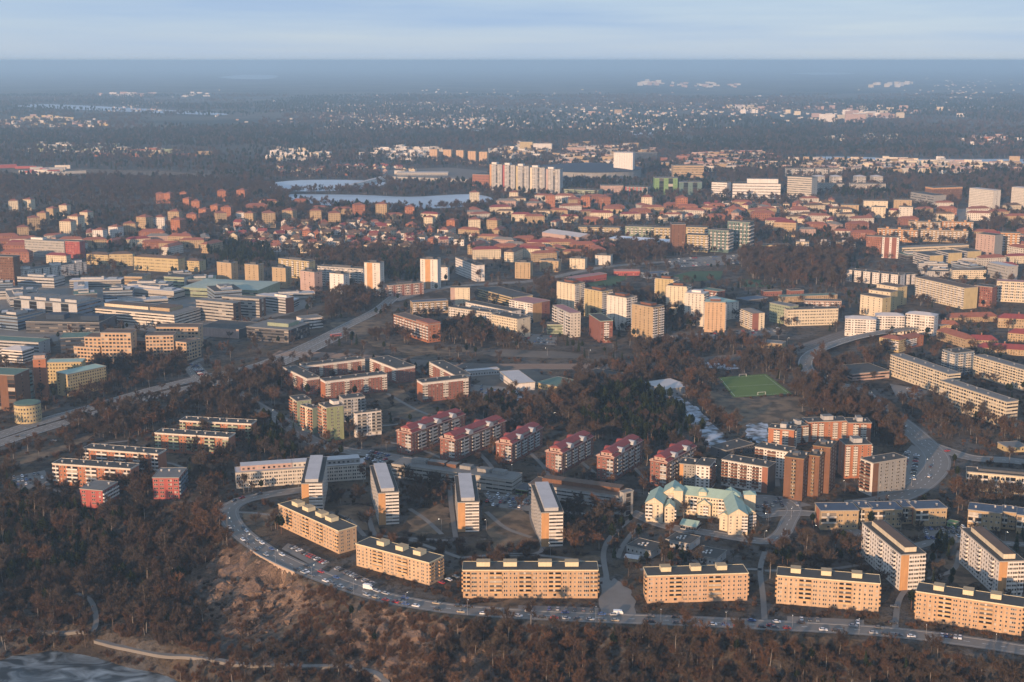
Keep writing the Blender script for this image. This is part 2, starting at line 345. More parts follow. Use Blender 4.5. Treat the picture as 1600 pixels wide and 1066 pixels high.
def scree():
    b = MB(); r = random.Random(5)
    for px, py, n_, s_ in ((380, 930, 90, 16), (420, 950, 60, 16), (330, 930, 40, 12), (470, 965, 50, 16), (520, 1000, 50, 18), (640, 1030, 60, 18), (600, 1010, 40, 14), (690, 1010, 30, 12)):
        x, y = GT(px, py)
        for _ in range(n_):
            a, c = x + r.gauss(0, s_), y + r.gauss(0, s_ * .8)
            if a > 1e3: continue
            z = tz(a, c)
            if z > -2 or z < LAKE_Z + 1: continue
            q = r.uniform(.4, 1.0) * (2.2 if r.random() < .12 else 1); m = MB(); m.box(-q, -q * .8, -q * .6, q, q * .7, q * .7, 'rock'); m.v = [(v[0] * r.uniform(.6, 1.2), v[1] * r.uniform(.6, 1.2), v[2] * r.uniform(.6, 1.2)) for v in m.v]; t = r.uniform(0, 6.28); cs, sn = math.cos(t), math.sin(t)
            b.add(m, lambda p: (a + p[0] * cs - p[1] * sn, c + p[0] * sn + p[1] * cs, z + p[2]))
    b.obj('loose_rock', kind='stuff', label='loose angular rocks strewn below the cliff', cat='rocks')
scree()
MARKS = [(n_, G(x, y)) for n_, x, y in [('the red block half hidden by the wood', 150, 790), ('the bright red slatted block', 265, 785), ('the bend of the lakeside street', 345, 808), ('the long white block', 450, 765), ('the beige block at the bend', 480, 860), ('the cliff', 395, 915), ('the street bridge', 440, 893), ('the second beige block', 610, 918), ('the longest beige block', 830, 945),
    ('the birch-fronted beige block', 1090, 948), ('the stone steps', 1400, 960), ('the last beige block', 1520, 990), ('the icy lake shore', 130, 1000), ('the foot of the rocks', 300, 985), ('the lakeside path', 420, 1020), ('the scrubby rocks', 640, 1010), ('the daycare pavilions', 1050, 885), ('the large white slab', 1420, 900), ('the mint-roofed complex', 1100, 825), ('the pine wood', 990, 680),
    ('the football pitch', 1180, 625), ('the motorway', 200, 640), ('the orange brick balcony blocks', 170, 755), ('the wood edge car park', 40, 765), ('the nine-storey white slabs', 720, 840), ('the beige block by the steps', 1290, 955), ('the red-roofed brick blocks', 800, 720), ('the pale green tower', 520, 700), ('the staggered blue-roofed row', 1380, 830),
    ('the mint-roofed hall', 340, 450), ('the bright red tower', 112, 403), ('the white block with green recess', 85, 440), ('the tall striped tower at the junction', 580, 461), ('the tall striped tower by the low row', 670, 451), ('the slanting white bar', 730, 430), ('the five identical towers', 820, 300), ('the slim brown tower', 1060, 394), ('the teal glass blocks', 1130, 392), ('the snowy-roofed hall', 1000, 384),
    ('the chequered tower', 1392, 403), ('the white ribbed towers', 1540, 331), ('the pale point blocks', 1390, 338), ('the far icy pond', 600, 318), ('the ochre ribbed slab', 460, 432), ('the broad white office', 1180, 310), ('the notched ochre blocks', 220, 420), ('the low ochre bar', 1210, 396), ('the rounded hall', 875, 378), ('the striped slab', 530, 446), ('the brick-red hill blocks', 320, 345), ('the white hill blocks', 190, 378), ('the lime green office', 1040, 305), ('the brown hotel tower', 1540, 401), ('the pale yellow row', 935, 368), ('the red-roofed block above the square', 1225, 369), ('the slim peach towers', 715, 256)]]
def near(x, y): return min(MARKS, key=lambda m: (m[1][0] - x) ** 2 + ((m[1][1] - y) * .8) ** 2)[0]

# ------------------------------------------------------------------ buildings
FOOT = []                    # footprints, kept clear of trees
_cache = {}
def win_mb(w, h, frame='trim', fw=.09):
    b = MB(); x = w / 2
    b.poly([(-x, -.03, 0), (x, -.03, 0), (x, -.03, h), (-x, -.03, h)], 'glass')
    y0, y1 = 0.0, -.08
    for (a, c, d, e) in ((-x - fw, -x, -fw, h + fw), (x, x + fw, -fw, h + fw), (-x, x, h, h + fw), (-x, x, -fw, 0)):
        b.poly([(a, y1, d), (c, y1, d), (c, y1, e), (a, y1, e)], frame)
    o, i, p, q = x + fw, -fw, h + fw, 0
    b.poly([(-o, 0, i), (-o, y1, i), (-o, y1, p), (-o, 0, p)], frame); b.poly([(o, y1, i), (o, 0, i), (o, 0, p), (o, y1, p)], frame)
    b.poly([(-o, y1, p), (o, y1, p), (o, 0, p), (-o, 0, p)], frame); b.poly([(-o, 0, i), (o, 0, i), (o, y1, i), (-o, y1, i)], frame)
    return b
def pane_mb(w, h):
    b = MB(); x = w / 2; y = -.12
    b.poly([(-x, y, 0), (x, y, 0), (x, y, h), (-x, y, h)], 'glass'); b.poly([(-x, 0, h), (-x, y, h), (x, y, h), (x, 0, h)], 'glass')
    b.poly([(-x, 0, 0), (-x, y, 0), (-x, y, h), (-x, 0, h)], 'glass'); b.poly([(x, y, 0), (x, 0, 0), (x, 0, h), (x, y, h)], 'glass')
    return b
def balc_mb(w, fh, key, pr=1.1):
    b = MB(); x = w / 2; t = .09
    b.poly([(-x + .1, -.04, .1), (x - .1, -.04, .1), (x - .1, -.04, fh * .80), (-x + .1, -.04, fh * .80)], 'glass')
    b.poly([(-x * .28, -.07, .1), (x * .05, -.07, .1), (x * .05, -.07, fh * .8), (-x * .28, -.07, fh * .8)], 'trim')
    b.box(-x, -pr, -.16, x, -.001, 0, 'concrete'); b.box(-x, -pr, 0, x, -pr + t, 1.08, key, bottom=False)
    b.box(-x, -pr + t, 0, -x + t, -.002, 1.08, key, bottom=False); b.box(x - t, -pr + t, 0, x, -.002, 1.08, key, bottom=False)
    return b
def proto(kind, *a):
    k = (kind,) + tuple(round(x, 1) if isinstance(x, float) else x for x in a)
    if k not in _cache: _cache[k] = {'win': win_mb, 'pane': pane_mb, 'balc': balc_mb}[kind](*k[1:])
    return k, _cache[k]
_mesh = {}
def pmesh(k, name):
    if k not in _mesh: _mesh[k] = _cache[k].mesh(name)
    return _mesh[k]
BW = dict(w=1.0, d=1.25, t=1.4, b=1.5, B=2.6, s=2.0, p=.5, P=1.2, n=.7, k=1.1, K=2.2, g=1.0)
class Bld: pass
def roof_pitched(b, kind, L, D, H, rh, ov, key, wall):
    x0, x1, y0, y1 = -ov, L + ov, -ov, D + ov; z = H + .02
    ins = min(L, D) / 2 + ov if kind == 'hip' else 0
    if L >= D:
        A, C = (x0 + ins, D / 2, H + rh), (x1 - ins, D / 2, H + rh)
        b.poly([(x0, y0, z), (x1, y0, z), C, A], key); b.poly([(x1, y1, z), (x0, y1, z), A, C], key)
        if kind == 'hip': b.poly([(x1, y0, z), (x1, y1, z), C], key); b.poly([(x0, y1, z), (x0, y0, z), A], key)
        else: b.poly([(L, 0, z), (L, D, z), (L, D / 2, H + rh - .2)], wall); b.poly([(0, D, z), (0, 0, z), (0, D / 2, H + rh - .2)], wall)
    else:
        A, C = (L / 2, y0 + ins, H + rh), (L / 2, y1 - ins, H + rh)
        b.poly([(x0, y1, z), (x0, y0, z), A, C], key); b.poly([(x1, y0, z), (x1, y1, z), C, A], key)
        if kind == 'hip': b.poly([(x0, y0, z), (x1, y0, z), A], key); b.poly([(x1, y1, z), (x0, y1, z), C], key)
        else: b.poly([(0, 0, z), (L, 0, z), (L / 2, 0, H + rh - .2)], wall); b.poly([(L, D, z), (0, D, z), (L / 2, D, H + rh - .2)], wall)
    b.poly([(x0, y0, z - .01), (x0, y1, z - .01), (x1, y1, z - .01), (x1, y0, z - .01)], 'trim')

def BLD(label, tl, tr, yb, dep, fl, F='ww', wall='beige', R='w', Lf='w', roof='flat', rm='bitumen', name='apartment_block', cat=None, group=None, det=1,
        root=None, h=None, boxes=(), vents=0, win=(1.15, 1.35), bal=None, frame='trim', panel='orange', trim='edging', rh=3.0, unit=None, ztop=.5, zbot=.6, band=None, ov=.35, chim=0, pr=1.1, wallR=None, wallL=None, sill=.9, bmat=None):
    """tl, tr: picture points of the front's top corners; yb: picture row of its foot below tl; everything else in metres."""
    if h is None:
        Y = G(tl[0], yb)[1]; h = z_at(tl[0], tl[1], Y)
    p0 = np.array(G(tl[0], tl[1], h)); p1 = np.array(G(tr[0], tr[1], h)); d = p1 - p0; L = float(np.linalg.norm(d)); ang = math.atan2(d[1], d[0])
    u = d / L; nrm = np.array((-u[1], u[0]))
    if isinstance(dep, tuple):
        q = np.array(G(dep[0], dep[1], h)); D = float(max(4, abs((q - p0) @ nrm)))
    else: D = float(dep)
    FOOT.append([tuple(p0), tuple(p1), tuple(p1 + nrm * D), tuple(p0 + nrm * D)])
    H = h; bal = bal or 'white'
    wb = MB(); wb.box(0, 0, -1.5, L, D, H, wall, bottom=False)
    if wallR or wallL:                                  # another cladding on an end wall
        for wk, x, o in ((wallR, L, .04), (wallL, 0, -.04)):
            if wk: wb.box(min(x, x + o), .02, -.5, max(x, x + o), D - .02, H - .01, wk)
    if root is None:
        top = thing(name, label, cat or name.replace('_', ' '), (p0[0], p0[1], 0), ang, group)
        body = wb.obj('wall', top); par = top; inv = None
    else:
        body = wb.obj('wing', root, loc=(p0[0] - root.location.x, p0[1] - root.location.y, 0), rz=ang); par = body; top = root
    # roof
    rb = MB()
    if roof == 'flat':
        rb.box(-ov, -ov, H + .002, L + ov, D + ov, H + .42, trim, top=rm)
        e = .18
        for q in ((-ov, -ov, L + ov, -ov + e), (-ov, D + ov - e, L + ov, D + ov), (-ov, -ov + e, -ov + e, D + ov - e), (L + ov - e, -ov + e, L + ov, D + ov - e)):
            rb.box(q[0], q[1], H + .424, q[2], q[3], H + .62, trim, bottom=False)
    else: roof_pitched(rb, roof, L, D, H, rh, .5, rm, wall)
    ro = rb.obj('roof', par)
    rpar = ro if root is None else par
    for q in boxes:
        fx0, fx1, fy0, fy1, bh = q[:5]; bk = q[5] if len(q) > 5 else 'roofbox'; bt = q[6] if len(q) > 6 else 'greyroof'
        bb = MB(); bb.box(fx0 * L, fy0 * D, H + .43, fx1 * L, fy1 * D, H + .43 + bh, bk)
        bb.box(fx0 * L - .12, fy0 * D - .12, H + .433 + bh, fx1 * L + .12, fy1 * D + .12, H + .6 + bh, bk, top=bt)
        if len(q) > 7:                                  # windows along the storey
            nb = max(2, int((fx1 - fx0) * L / 3.2))
            for i in range(nb):
                xc = (fx0 + (fx1 - fx0) * (i + .5) / nb) * L; bb.add(pane_mb(1.5, 1.3), lambda p, xc=xc: (p[0] + xc, p[1] + fy0 * D, p[2] + H + 1.1))
        bb.obj('roof_box', rpar)
    if vents:
        if 'vent' not in _cache:
            vb = MB(); vb.box(-.55, -.45, 0, .55, .45, 1.1, 'metal', bottom=False); vb.box(-.7, -.6, 1.1, .7, .6, 1.28, 'trim'); _cache['vent'] = vb
        rr = random.Random(hash((round(tl[0]), round(tl[1]))) & 0xffff)
        for i in range(vents):
            new_obj('vent', pmesh('vent', 'vent'), rpar, ((i + .3 + .4 * rr.random()) / vents * L, D * rr.uniform(.3, .75), (H + .42 if roof == 'flat' else H + rh * .5)), rr.choice((0, 1.57)))
    if chim:
        if 'chim' not in _cache:
            vb = MB(); vb.box(-.6, -.45, -1.5, .6, .45, 2.2, 'brick', bottom=False); vb.box(-.7, -.55, 2.2, .7, .55, 2.4, 'concrete'); _cache['chim'] = vb
        for i in range(chim):
            new_obj('chimney', pmesh('chim', 'chimney'), rpar, (L * (i + .5) / chim, D / 2 + .6, H + rh - .3))
    if band:
        bb = MB(); bh, bk = band; o = .05
        bb.box(-o, -o, H - bh, L + o, -.001, H - .01, bk); bb.box(L + .001, 0, H - bh, L + o, D, H - .01, bk); bb.box(-o, 0, H - bh, -.001, D, H - .01, bk); bb.obj('cornice_band', par)
    # facades
    fh = (H - ztop - zbot) / max(1, fl)
    jw = MB(); jb = MB(); jp = MB()
    faces = (('F', F, L, lambda x: (x, 0.0), 0.0), ('R', R, D, lambda x: (L, x), math.pi / 2), ('L', Lf, D, lambda x: (0.0, D - x), -math.pi / 2))
    nind = 0
    for tag, pat, LEN, at, rz in faces:
        if not pat: continue
        if pat.endswith('*'):                           # repeat the pattern to fill the wall
            base = pat[:-1]; ww = sum(BW[c] for c in base) * (unit or 2.6); pat = base * max(1, round(LEN / ww))
        tot = sum(BW[c] for c in pat); x = 0.0; cz, sz = math.cos(rz), math.sin(rz)
        oy = {'F': (0, 0), 'R': (.04 if wallR else 0, 0), 'L': (-.04 if wallL else 0, 0)}[tag]
        def put(kind, args, xc, z):
            nonlocal nind
            k, pm = proto(kind, *args); q = at(xc); q = (q[0] + oy[0], q[1])
            if det == 2 and nind < 560:
                nm = 'balcony' if kind == 'balc' else 'window'
                new_obj(nm, pmesh(k, nm), par, (q[0], q[1], z), rz); nind += 1
            else:
                (jb if kind == 'balc' else jw).add(pm, lambda p: (q[0] + p[0] * cz - p[1] * sz, q[1] + p[0] * sz + p[1] * cz, z + p[2]))
        wk = 'win' if det == 2 else 'pane'
        for c in pat:
            w = BW[c] / tot * LEN; xc = x + w / 2
            if c in 'kK':
                q0 = at(x + .05); q1 = at(x + w - .05); o = .06
                nx_, ny_ = (0, -o) if tag == 'F' else ((o, 0) if tag == 'R' else (-o, 0))
                pts = [(q0[0] + nx_, q0[1] + ny_), (q1[0] + nx_, q1[1] + ny_)]
                jp.poly([(*pts[0], -1), (*pts[1], -1), (*pts[1], H - .03), (*pts[0], H - .03)], panel)
                jp.poly([(*q0, H - .03), (*pts[0], H - .03), (*pts[0], -1), (*q0, -1)], panel); jp.poly([(*pts[1], -1), (*pts[1], H - .03), (*q1, H - .03), (*q1, -1)], panel)
            for i in range(fl):
                z = zbot + i * fh; sc = min(1, fh / 2.9)
                if c == 'w': put(wk, (float(min(win[0], w * .7)), win[1] * sc), xc, z + sill * sc)
                elif c == 'n': put(wk, (float(min(.7, w * .6)), 1.2 * sc), xc, z + (sill + .1) * sc)
                elif c == 'd':
                    ww = float(min(win[0] * .85, w * .34))
                    for s_ in (-1, 1): put(wk, (ww, win[1] * sc), xc + s_ * (ww / 2 + .22), z + sill * sc)
                elif c == 't':
                    ww = float(min(.75, w * .22))
                    for s_ in (-1, 0, 1): put(wk, (ww, win[1] * sc), xc + s_ * (ww + .25), z + sill * sc)
                elif c == 'k' and False: pass
                elif c in 'bB':
                    if i or fl < 3: put('balc', (w * .94, fh, bal, pr), xc, z + .08)
                    else: put(wk, (float(min(1.6, w * .5)), 1.4), xc, z + .7)
                elif c == 's': put(wk, (w - .06, win[1] * sc), xc, z + sill * sc)
                elif c == 'g': put(wk, (w - .25, fh - .35), xc, z + .2)
            x += w
    if jw.v: jw.obj('window_grid', par, kind='stuff')
    if jb.v: jb.obj('balcony_stack', par, kind='stuff')
    if jp.v: jp.obj('cladding_panel', par)
    r = Bld(); r.top = top; r.L = L; r.D = D; r.H = H; r.p0 = p0; r.u = u; r.n = nrm; r.ang = ang; r.par = par
    return r
def complex_root(name, label, cat, px, py, group=None):
    x, y = G(px, py); return thing(name, label, cat, (x, y, 0), 0, group)

# ------------------------------------------------------------------ near district
BEI = dict(wall='beige', det=2, fl=6, bal='ochre', trim='roofbox', Lf='Pbp', R='bpdp', vents=0, win=(.85, 1.25), pr=.8, cat='apartment block', group='beige apartment blocks along the lakeside street')
def rbx(*c): return [(a - .05, a + .05, .40, .82, 2.4, 'roofbox', 'tan') for a in c]
A = [
 ('beige six-storey block where the lakeside street bends, four cream roof boxes', (435.2, 788.5), (529, 830.6), 822, 13, 'ndwBndwdBwndBdwdwb', (.16, .34, .56, .72), 'ddw'),
 ('beige block with three cream roof boxes beside the parking row, end balconies', (556.3, 850.5), (670.6, 880.5), 884, 13, 'dwwwBwndnBwwwdw', (.26, .52, .76), 'bdb'),
 ('longest beige block seen square on, four evenly spaced cream roof boxes', (723.1, 891.9), (934.3, 891.9), 935, 12.5, 'btwdBdndBdndBdwndtb', (.15, .35, .61, .81), 'bdp'),
 ('beige block with birches in front, below the daycare pavilions', (1012, 901), (1169, 896.5), 943, 12.5, 'dwwwBdndndBwwwdw', (.20, .50, .76), 'bdp'),
 ('beige block between the birch-fronted block and the stone steps', (1214.4, 900), (1375, 913), 943, 12.5, 'dwwwBdndndBwwwdw', (.18, .48, .78), 'bpp'),
 ('beige block at the end of the row beyond the stone steps', (1431.8, 925), (1599, 950), 968, 13, 'dwwwBdndndBwwwtw', (.20, .48, .74), 'bdp'),
]
for i_, (lab, tl, tr, yb, dep, pat, bx, rend) in enumerate(A):
    k = dict(BEI); k['R'] = rend; k['wall'] = ('beige', 'beigeA', 'beigeB', 'beigeC', 'beigeA', 'beigeB')[i_]
    BLD(lab, tl, tr, yb, dep, k.pop('fl'), pat, boxes=rbx(*bx), **k)

# white slabs end-on to the street
SL = dict(fl=9, wall='white', bal='white', panel='orange', Lf='ws*', unit=2.4, det=2, win=(1.2, 1.25), R='ws*', cat='apartment block', name='slab_block', group='white slab blocks with an orange brick end strip')
PH = [(.17, .80, .04, .97, 2.0, 'lightgrey', 'paleroof')]
w2 = BLD('white nine-storey slab with pale roof, second after the bend of the street', (590.9, 771.6), (623, 769.7), 820.6, (593, 728), F='Kss', boxes=PH, **SL)
BLD('white nine-storey slab rising behind the beige block at the bend', (470.8, 756.7), (503.3, 755.9), 0, (480, 716), F='Kss', boxes=PH, h=w2.H, **SL)
BLD('white nine-storey slab with pale roof above a round dry lawn, third in its row', (715.2, 786), (748.4, 785.2), 831.5, (710.9, 744.4), F='Kss', boxes=PH, **SL)
BLD('white nine-storey slab nearest the orange-brown bare trees, last in its row', (845.9, 802.1), (879.9, 801), 854.6, (833.3, 758), F='Kss', boxes=PH, **SL)
SL2 = dict(SL, fl=8, Lf='wwbwwwwbwwwwbww', R='ws*', group='large white slabs with raised roof storey'); PH2 = [(.25, .72, .06, .9, 2.6, 'cream', 'brownroof')]
w5 = BLD('large cream-white slab with raised roof storey beside the tall pines', (1408.2, 867.9), (1446.3, 865.7), 922.9, (1359.7, 817), F='Kttb', boxes=PH2, **SL2)
BLD('large cream-white slab with raised roof storey behind the last beige block', (1561.9, 878.2), (1601, 877.2), 0, (1502.6, 826.5), F='Kttb', boxes=PH2, h=w5.H, **SL2)

# cream complex with mint green roofs
mc = complex_root('apartment_complex', 'cream apartment complex with mint green pitched roofs and small turrets', 'apartment complex', 1060, 815)
MK = dict(wall='cream', rm='mintroof', det=2, root=mc, roof='gable', win=(.9, 1.2), bal='white')
BLD('', (1008.5, 785.6), (1036, 787.8), 815, 24, 5, 'bpwp', rh=4, R='wdw', **MK)
BLD('', (1038.5, 793), (1054, 793.6), 817, 10, 4, 'wpw', rh=3, R='bb', **MK)
BLD('', (1066, 772.5), (1143, 781.5), 803, 14, 5, 'wwwBwwBwwwBww', rh=4, **MK)
BLD('', (1036, 770), (1065, 772), 803, 15, 5, 'wBw', rh=4.5, **MK)
BLD('', (1090, 788), (1110.5, 790), 809, 12, 4, 'pwbp', rh=3.5, **MK)
BLD('', (1138.8, 804.5), (1168.8, 805), 836, 44, 6, 'wpwpb', rh=4, R='wdwbw*', **MK)
BLD('', (1124.5, 804), (1138.5, 807), 828, 12, 5, 'pwp', rh=2, **MK)
BLD('', (1170, 802), (1181, 801), 829, 14, 5, 'bb', rh=2, **MK)
TUR = dict(MK, roof='hip', rh=1.8, Lf='', R='')
for q, hh in (((1053, 766.5), (1067, 767.5)), 806), (((1092, 768.5), (1104, 769.5)), 806), (((1143, 774.5), (1155.5, 775.5)), 812), (((1163, 773), (1181, 773.5)), 812): BLD('', q[0], q[1], hh, 7, 1, 'p', **TUR)
BLD('small mint green glazed hall in front of the mint-roofed complex', (1063, 819.5), (1088, 823.5), 827, 10, 1, 'gggggg', 'lightgrey', 'g', 'g', roof='gable', rm='mintroof', rh=2.4, name='garden_hall', cat='pavilion')

# staggered three-storey rows with blue roofs
def row3(label, segs, group):
    r = complex_root('terraced_block', label, 'apartment block', segs[0][0][0], segs[0][2], group)
    for tl, tr, yb, dp in segs:
        BLD('', tl, tr, yb, dp, 3, 'Bdwd*', 'tan', 'wk', 'pkp', rm='blueroof', det=2, root=r, bal='offwhite', panel='orangebrick', unit=2.8, vents=2, win=(1.1, 1.2), pr=1.0)
row3('staggered three-storey row with blue roof reaching the roundabout street', [((1283, 799), (1342, 798.4), 828, 15), ((1343, 794.5), (1363, 794.2), 822, 13), ((1364, 797.5), (1410, 796.6), 825, 15), ((1411, 793), (1430, 792.6), 819, 13), ((1431, 796), (1480, 794.6), 823, 15)], 'staggered blue-roofed rows')
row3('staggered three-storey row with blue roof by the green kiosk', [((1513, 797), (1565, 803.2), 824, 15), ((1566, 800), (1588, 802.4), 826, 13), ((1589, 805), (1640, 811), 833, 15)], 'staggered blue-roofed rows')

# daycare pavilions
DC = dict(wall='lightgrey', rm='bitumen', det=2, h=4.2, win=(1.0, 1.3), name='daycare_pavilion', cat='pavilion', roof='flat')
SK = [(a, a + .05, b, b + .09, .5, 'white', 'white') for a, b in ((.30, .3), (.42, .28), (.36, .5), (.55, .35), (.5, .6))]
BLD('low daycare pavilion with white skylights beside the red car and sand hut', (979, 853), (1018, 862.5), 0, 15, 1, 'ww*', boxes=SK, **DC)
BLD('low dark-roofed daycare pavilion, middle one, backing on to the lane', (1041, 843.5), (1078, 851), 0, 15, 1, 'ww*', boxes=SK, **DC)
BLD('low dark-roofed daycare pavilion with white end wall by the lamp mast', (1081, 867), (1119, 874.5), 0, 16, 1, 'ww*', boxes=SK, **DC)
BLD('small sand-coloured hut beside the daycare pavilions', (976, 871), (996, 874), 0, 6, 1, 'pp', 'tan', '', '', roof='gable', rm='paleroof', rh=1.2, h=2.6, name='hut', cat='hut')

# long white block and the two long offices
BLD('long four-storey white block with a set-back grey top storey', (368.5, 739.5), (571, 725), 764, 13, 4, 'dd*', 'offwhite', 'd*', 'd*', rm='paleroof', det=2, vents=5, unit=2.6, win=(1.1, 1.4),
    boxes=[(.04, .43, .22, .95, 3.2, 'pinkwall', 'paleroof', 1), (.435, .70, .22, .95, 3.2, 'offwhite', 'paleroof', 1), (.705, .96, .22, .95, 3.2, 'grey', 'paleroof', 1)])
OFF = dict(name='office_building', cat='office building')
BLD('long low concrete office with roof huts below the red-roofed blocks', (612, 725.5), (800, 751), 745.5, 17, 3, 's*', 'concrete', 's', 's', rm='greyroof', det=2, unit=2.4, win=(1, 1.1),
    boxes=[(.12, .24, .5, .85, 2.4, 'grey'), (.26, .40, .5, .85, 2.4, 'brown'), (.42, .50, .5, .85, 2.4, 'brown'), (.53, .62, .5, .85, 2.4, 'grey'), (.68, .78, .45, .8, 2.2, 'grey'), (.8, .9, .45, .8, 2.2, 'grey')], **OFF)
b_ = BLD('long low white-banded office with brown roof storey and tall concrete end', (826, 757), (973, 777), 776, 17, 3, 's*', 'lightgrey', 'p', 'p', rm='brownroof', det=2, unit=2.0, win=(1, 1.0),
    boxes=[(.1, .93, .45, .95, 2.6, 'brown', 'brownroof')], wallR='concrete', **OFF)
BLD('tall grey stair end with dark slots at the white-banded office', (974.5, 771), (989.5, 767.5), 808, 4, 5, 'pgp', 'concrete', 'p', 'p', rm='greyroof', name='stair_tower', cat='stair tower')
BLD('small green-fronted shop beside the long offices', (806, 764.5), (824, 767), 772, 14, 1, 'gg', 'brightgreen', 'g', 'g', rm='darkgrey', name='shop', cat='shop')

# six red-roofed brick blocks
ORD = ['first red-roofed brick block counted from the pale green tower', 'second red-roofed brick block counted from the pale green tower', 'third red-roofed brick block counted from the pale green tower',
       'fourth red-roofed brick block counted from the pale green tower', 'fifth red-roofed brick block counted from the pale green tower', 'sixth red-roofed brick block, beside the grey and white infill']
RR = [((619.8, 673.5), (642.5, 678), 707, (715, 646)), ((687.5, 684.5), (710.6, 689), 717, (781, 657)), ((775, 692), (799.4, 695.5), 722, (850, 669)), ((853, 705.5), (878, 709.5), 736, (926.6, 682.5)), ((932.8, 712.5), (958.8, 716.5), 749, (1004.7, 688.8)), ((1016, 719.5), (1042, 724), 758, (1085, 697.5))]
for i, (tl, tr, yb, q) in enumerate(RR):
    Y = G(tl[0], yb)[1]; h = z_at(tl[0], tl[1], Y); p1 = np.array(G(*tr, h)); D = float(np.linalg.norm(np.array(G(*q, h)) - p1))
    D = max(D, 34)
    r = BLD(ORD[i], tl, tr, yb, D, 6, 'wdb', 'redbrick', 'wwBwBwBwBww', 'wwBwBwBwBww', rm='redroof', trim='pinkwall', det=2, bal='lightgrey', win=(1.05, 1.3), roof='flat', band=None, ov=.6, group='red-roofed brick blocks', pr=.7)
    # attic storey, pitched red roof, side pediments and red side wings
    L, H = r.L, r.H; at = MB(); at.box(L * .17, 2.0, H + .43, L * .83, D - 2.0, H + 3.0, 'pinkwall'); at.obj('attic', r.par)
    for k in range(2): new_obj('window', pmesh(proto('pane', 1.0, 1.2)[0], 'window'), r.par, (L * (.4 + .2 * k), 2.0, H + 1.2))
    rb = MB(); z = H + 3.0; x0, x1, y0, y1, zr = L * .17 - .6, L * .83 + .6, 1.3, D - 1.3, H + 5.0
    rb.poly([(x0, y0, z), (L / 2, y0 + 1.5, zr), (L / 2, y1 - 1.5, zr), (x0, y1, z)], 'redroof'); rb.poly([(x1, y1, z), (L / 2, y1 - 1.5, zr), (L / 2, y0 + 1.5, zr), (x1, y0, z)], 'redroof')
    rb.poly([(x0, y0, z), (x1, y0, z), (L / 2, y0 + 1.5, zr)], 'redroof'); rb.poly([(x1, y1, z), (x0, y1, z), (L / 2, y1 - 1.5, zr)], 'redroof'); rb.poly([(x0, y0, z - .01), (x0, y1, z - .01), (x1, y1, z - .01), (x1, y0, z - .01)], 'trim')
    rb.obj('pitched_roof', r.par)
    for side in (0, 1):
        npd = 3 if i == 0 else 2
        for k in range(npd):
            yc = D * (k + .75) / (npd + .5); pb = MB(); xx = L + .45 if side else -.45; rad = 3.0; xi = L / 2
            ring = [(xx, yc + rad * math.cos(math.pi * t / 8), H + 1.3 + rad * .9 * math.sin(math.pi * t / 8)) for t in range(9)]
            pb.poly([(xx, yc + rad, H + .45), *ring, (xx, yc - rad, H + .45)] if side else [(xx, yc - rad, H + .45), *ring[::-1], (xx, yc + rad, H + .45)], 'lightgrey')
            for a, b in zip(ring[:-1], ring[1:]): pb.poly([a, b, (xi, b[1], b[2] + .3), (xi, a[1], a[2] + .3)], 'redroof' if not side else 'lightgrey')
            pb.obj('pediment', r.par)
        lb = MB(); xa, xb = (L * .83, L + .6) if side else (L * .17, -.6)
        for ya, yc in ((.4, D * .2), (D * .86, D - .4)):
            q = [(xb, ya, H + .75), (xb, yc, H + .75), (xa, yc, H + 2.0), (xa, ya, H + 2.0)]
            lb.poly(q if side else q[::-1], 'redroof'); lb.poly([(xb, ya, H + .75), (xa, ya, H + 2.0), (xa, ya, H + .5), (xb, ya, H + .5)], 'pinkwall'); lb.poly([(xb, yc, H + .75), (xb, yc, H + .5), (xa, yc, H + .5), (xa, yc, H + 2.0)], 'pinkwall')
        lb.obj('lean_to_roof', r.par)

# infill of grey, white and brown blocks
BLD('grey infill block with orange edge beside the sixth red-roofed block', (1062, 725), (1086.5, 727.5), 759, 14, 8, 'kwdw', 'grey', 'w*', 'p', panel='orange', det=2, rm='bitumen', vents=2)
BLD('narrow white eight-storey block with square windows and brown balconies on its side', (1087.3, 727), (1109, 729.4), 767, (1098, 716), 8, 'www', 'white', 'Bp', 'p', bal='darkbrick', det=2, win=(1.4, 1.4), vents=1)
BLD('white block striped with dark brown balconies and a rust-red end bay', (1128, 718.5), (1200, 731), 758, 14, 8, 'BwBwBwwBwK', 'white', 'p', 'p', bal='darkbrick', panel='brick', wallR='darkgrey', det=2, win=(1.2, 1.4), vents=4)
BLD('white block standing behind the brown-striped one, dark ground floor', (1180, 698.6), (1233, 707), 741, 13, 9, 'BwBwwnw', 'white', 'w*', 'p', bal='darkbrick', det=2, vents=3)
BLD('low dark-roofed wing beside the icy canal', (1135, 705), (1178, 694), 718, 16, 3, 'ww*', 'darkgrey', 'ww', 'w', det=1, rm='bitumen', vents=2)
bt = complex_root('tower_block', 'dark brown brick towers stepping up in three parts', 'tower block', 1240, 780)
for tl, tr, q, yb, fl in (((1226, 714.4), (1256, 718.3), (1277, 709), 779, 11), ((1262, 711.5), (1281, 714.3), (1298, 706), 775, 11), ((1270.5, 697), (1298, 700.5), (1322, 692.5), 768, 13)):
    Y = G(tl[0], yb)[1]; h = z_at(tl[0], tl[1], Y); D = float(np.linalg.norm(np.array(G(*q, h)) - np.array(G(*tr, h))))
    BLD('', tl, tr, yb, max(D, 12), fl, 'PPbPP', 'brown', 'wdw', 'p', det=2, root=bt, bal='darktan', panel='darktan', trim='darktan', vents=4, win=(1.0, 1.2), boxes=[(.3, .6, .3, .6, 1.6, 'darkgrey')])
ob = complex_root('apartment_block', 'orange-red brick block with white balcony stacks and white roof huts', 'apartment block', 1260, 700)
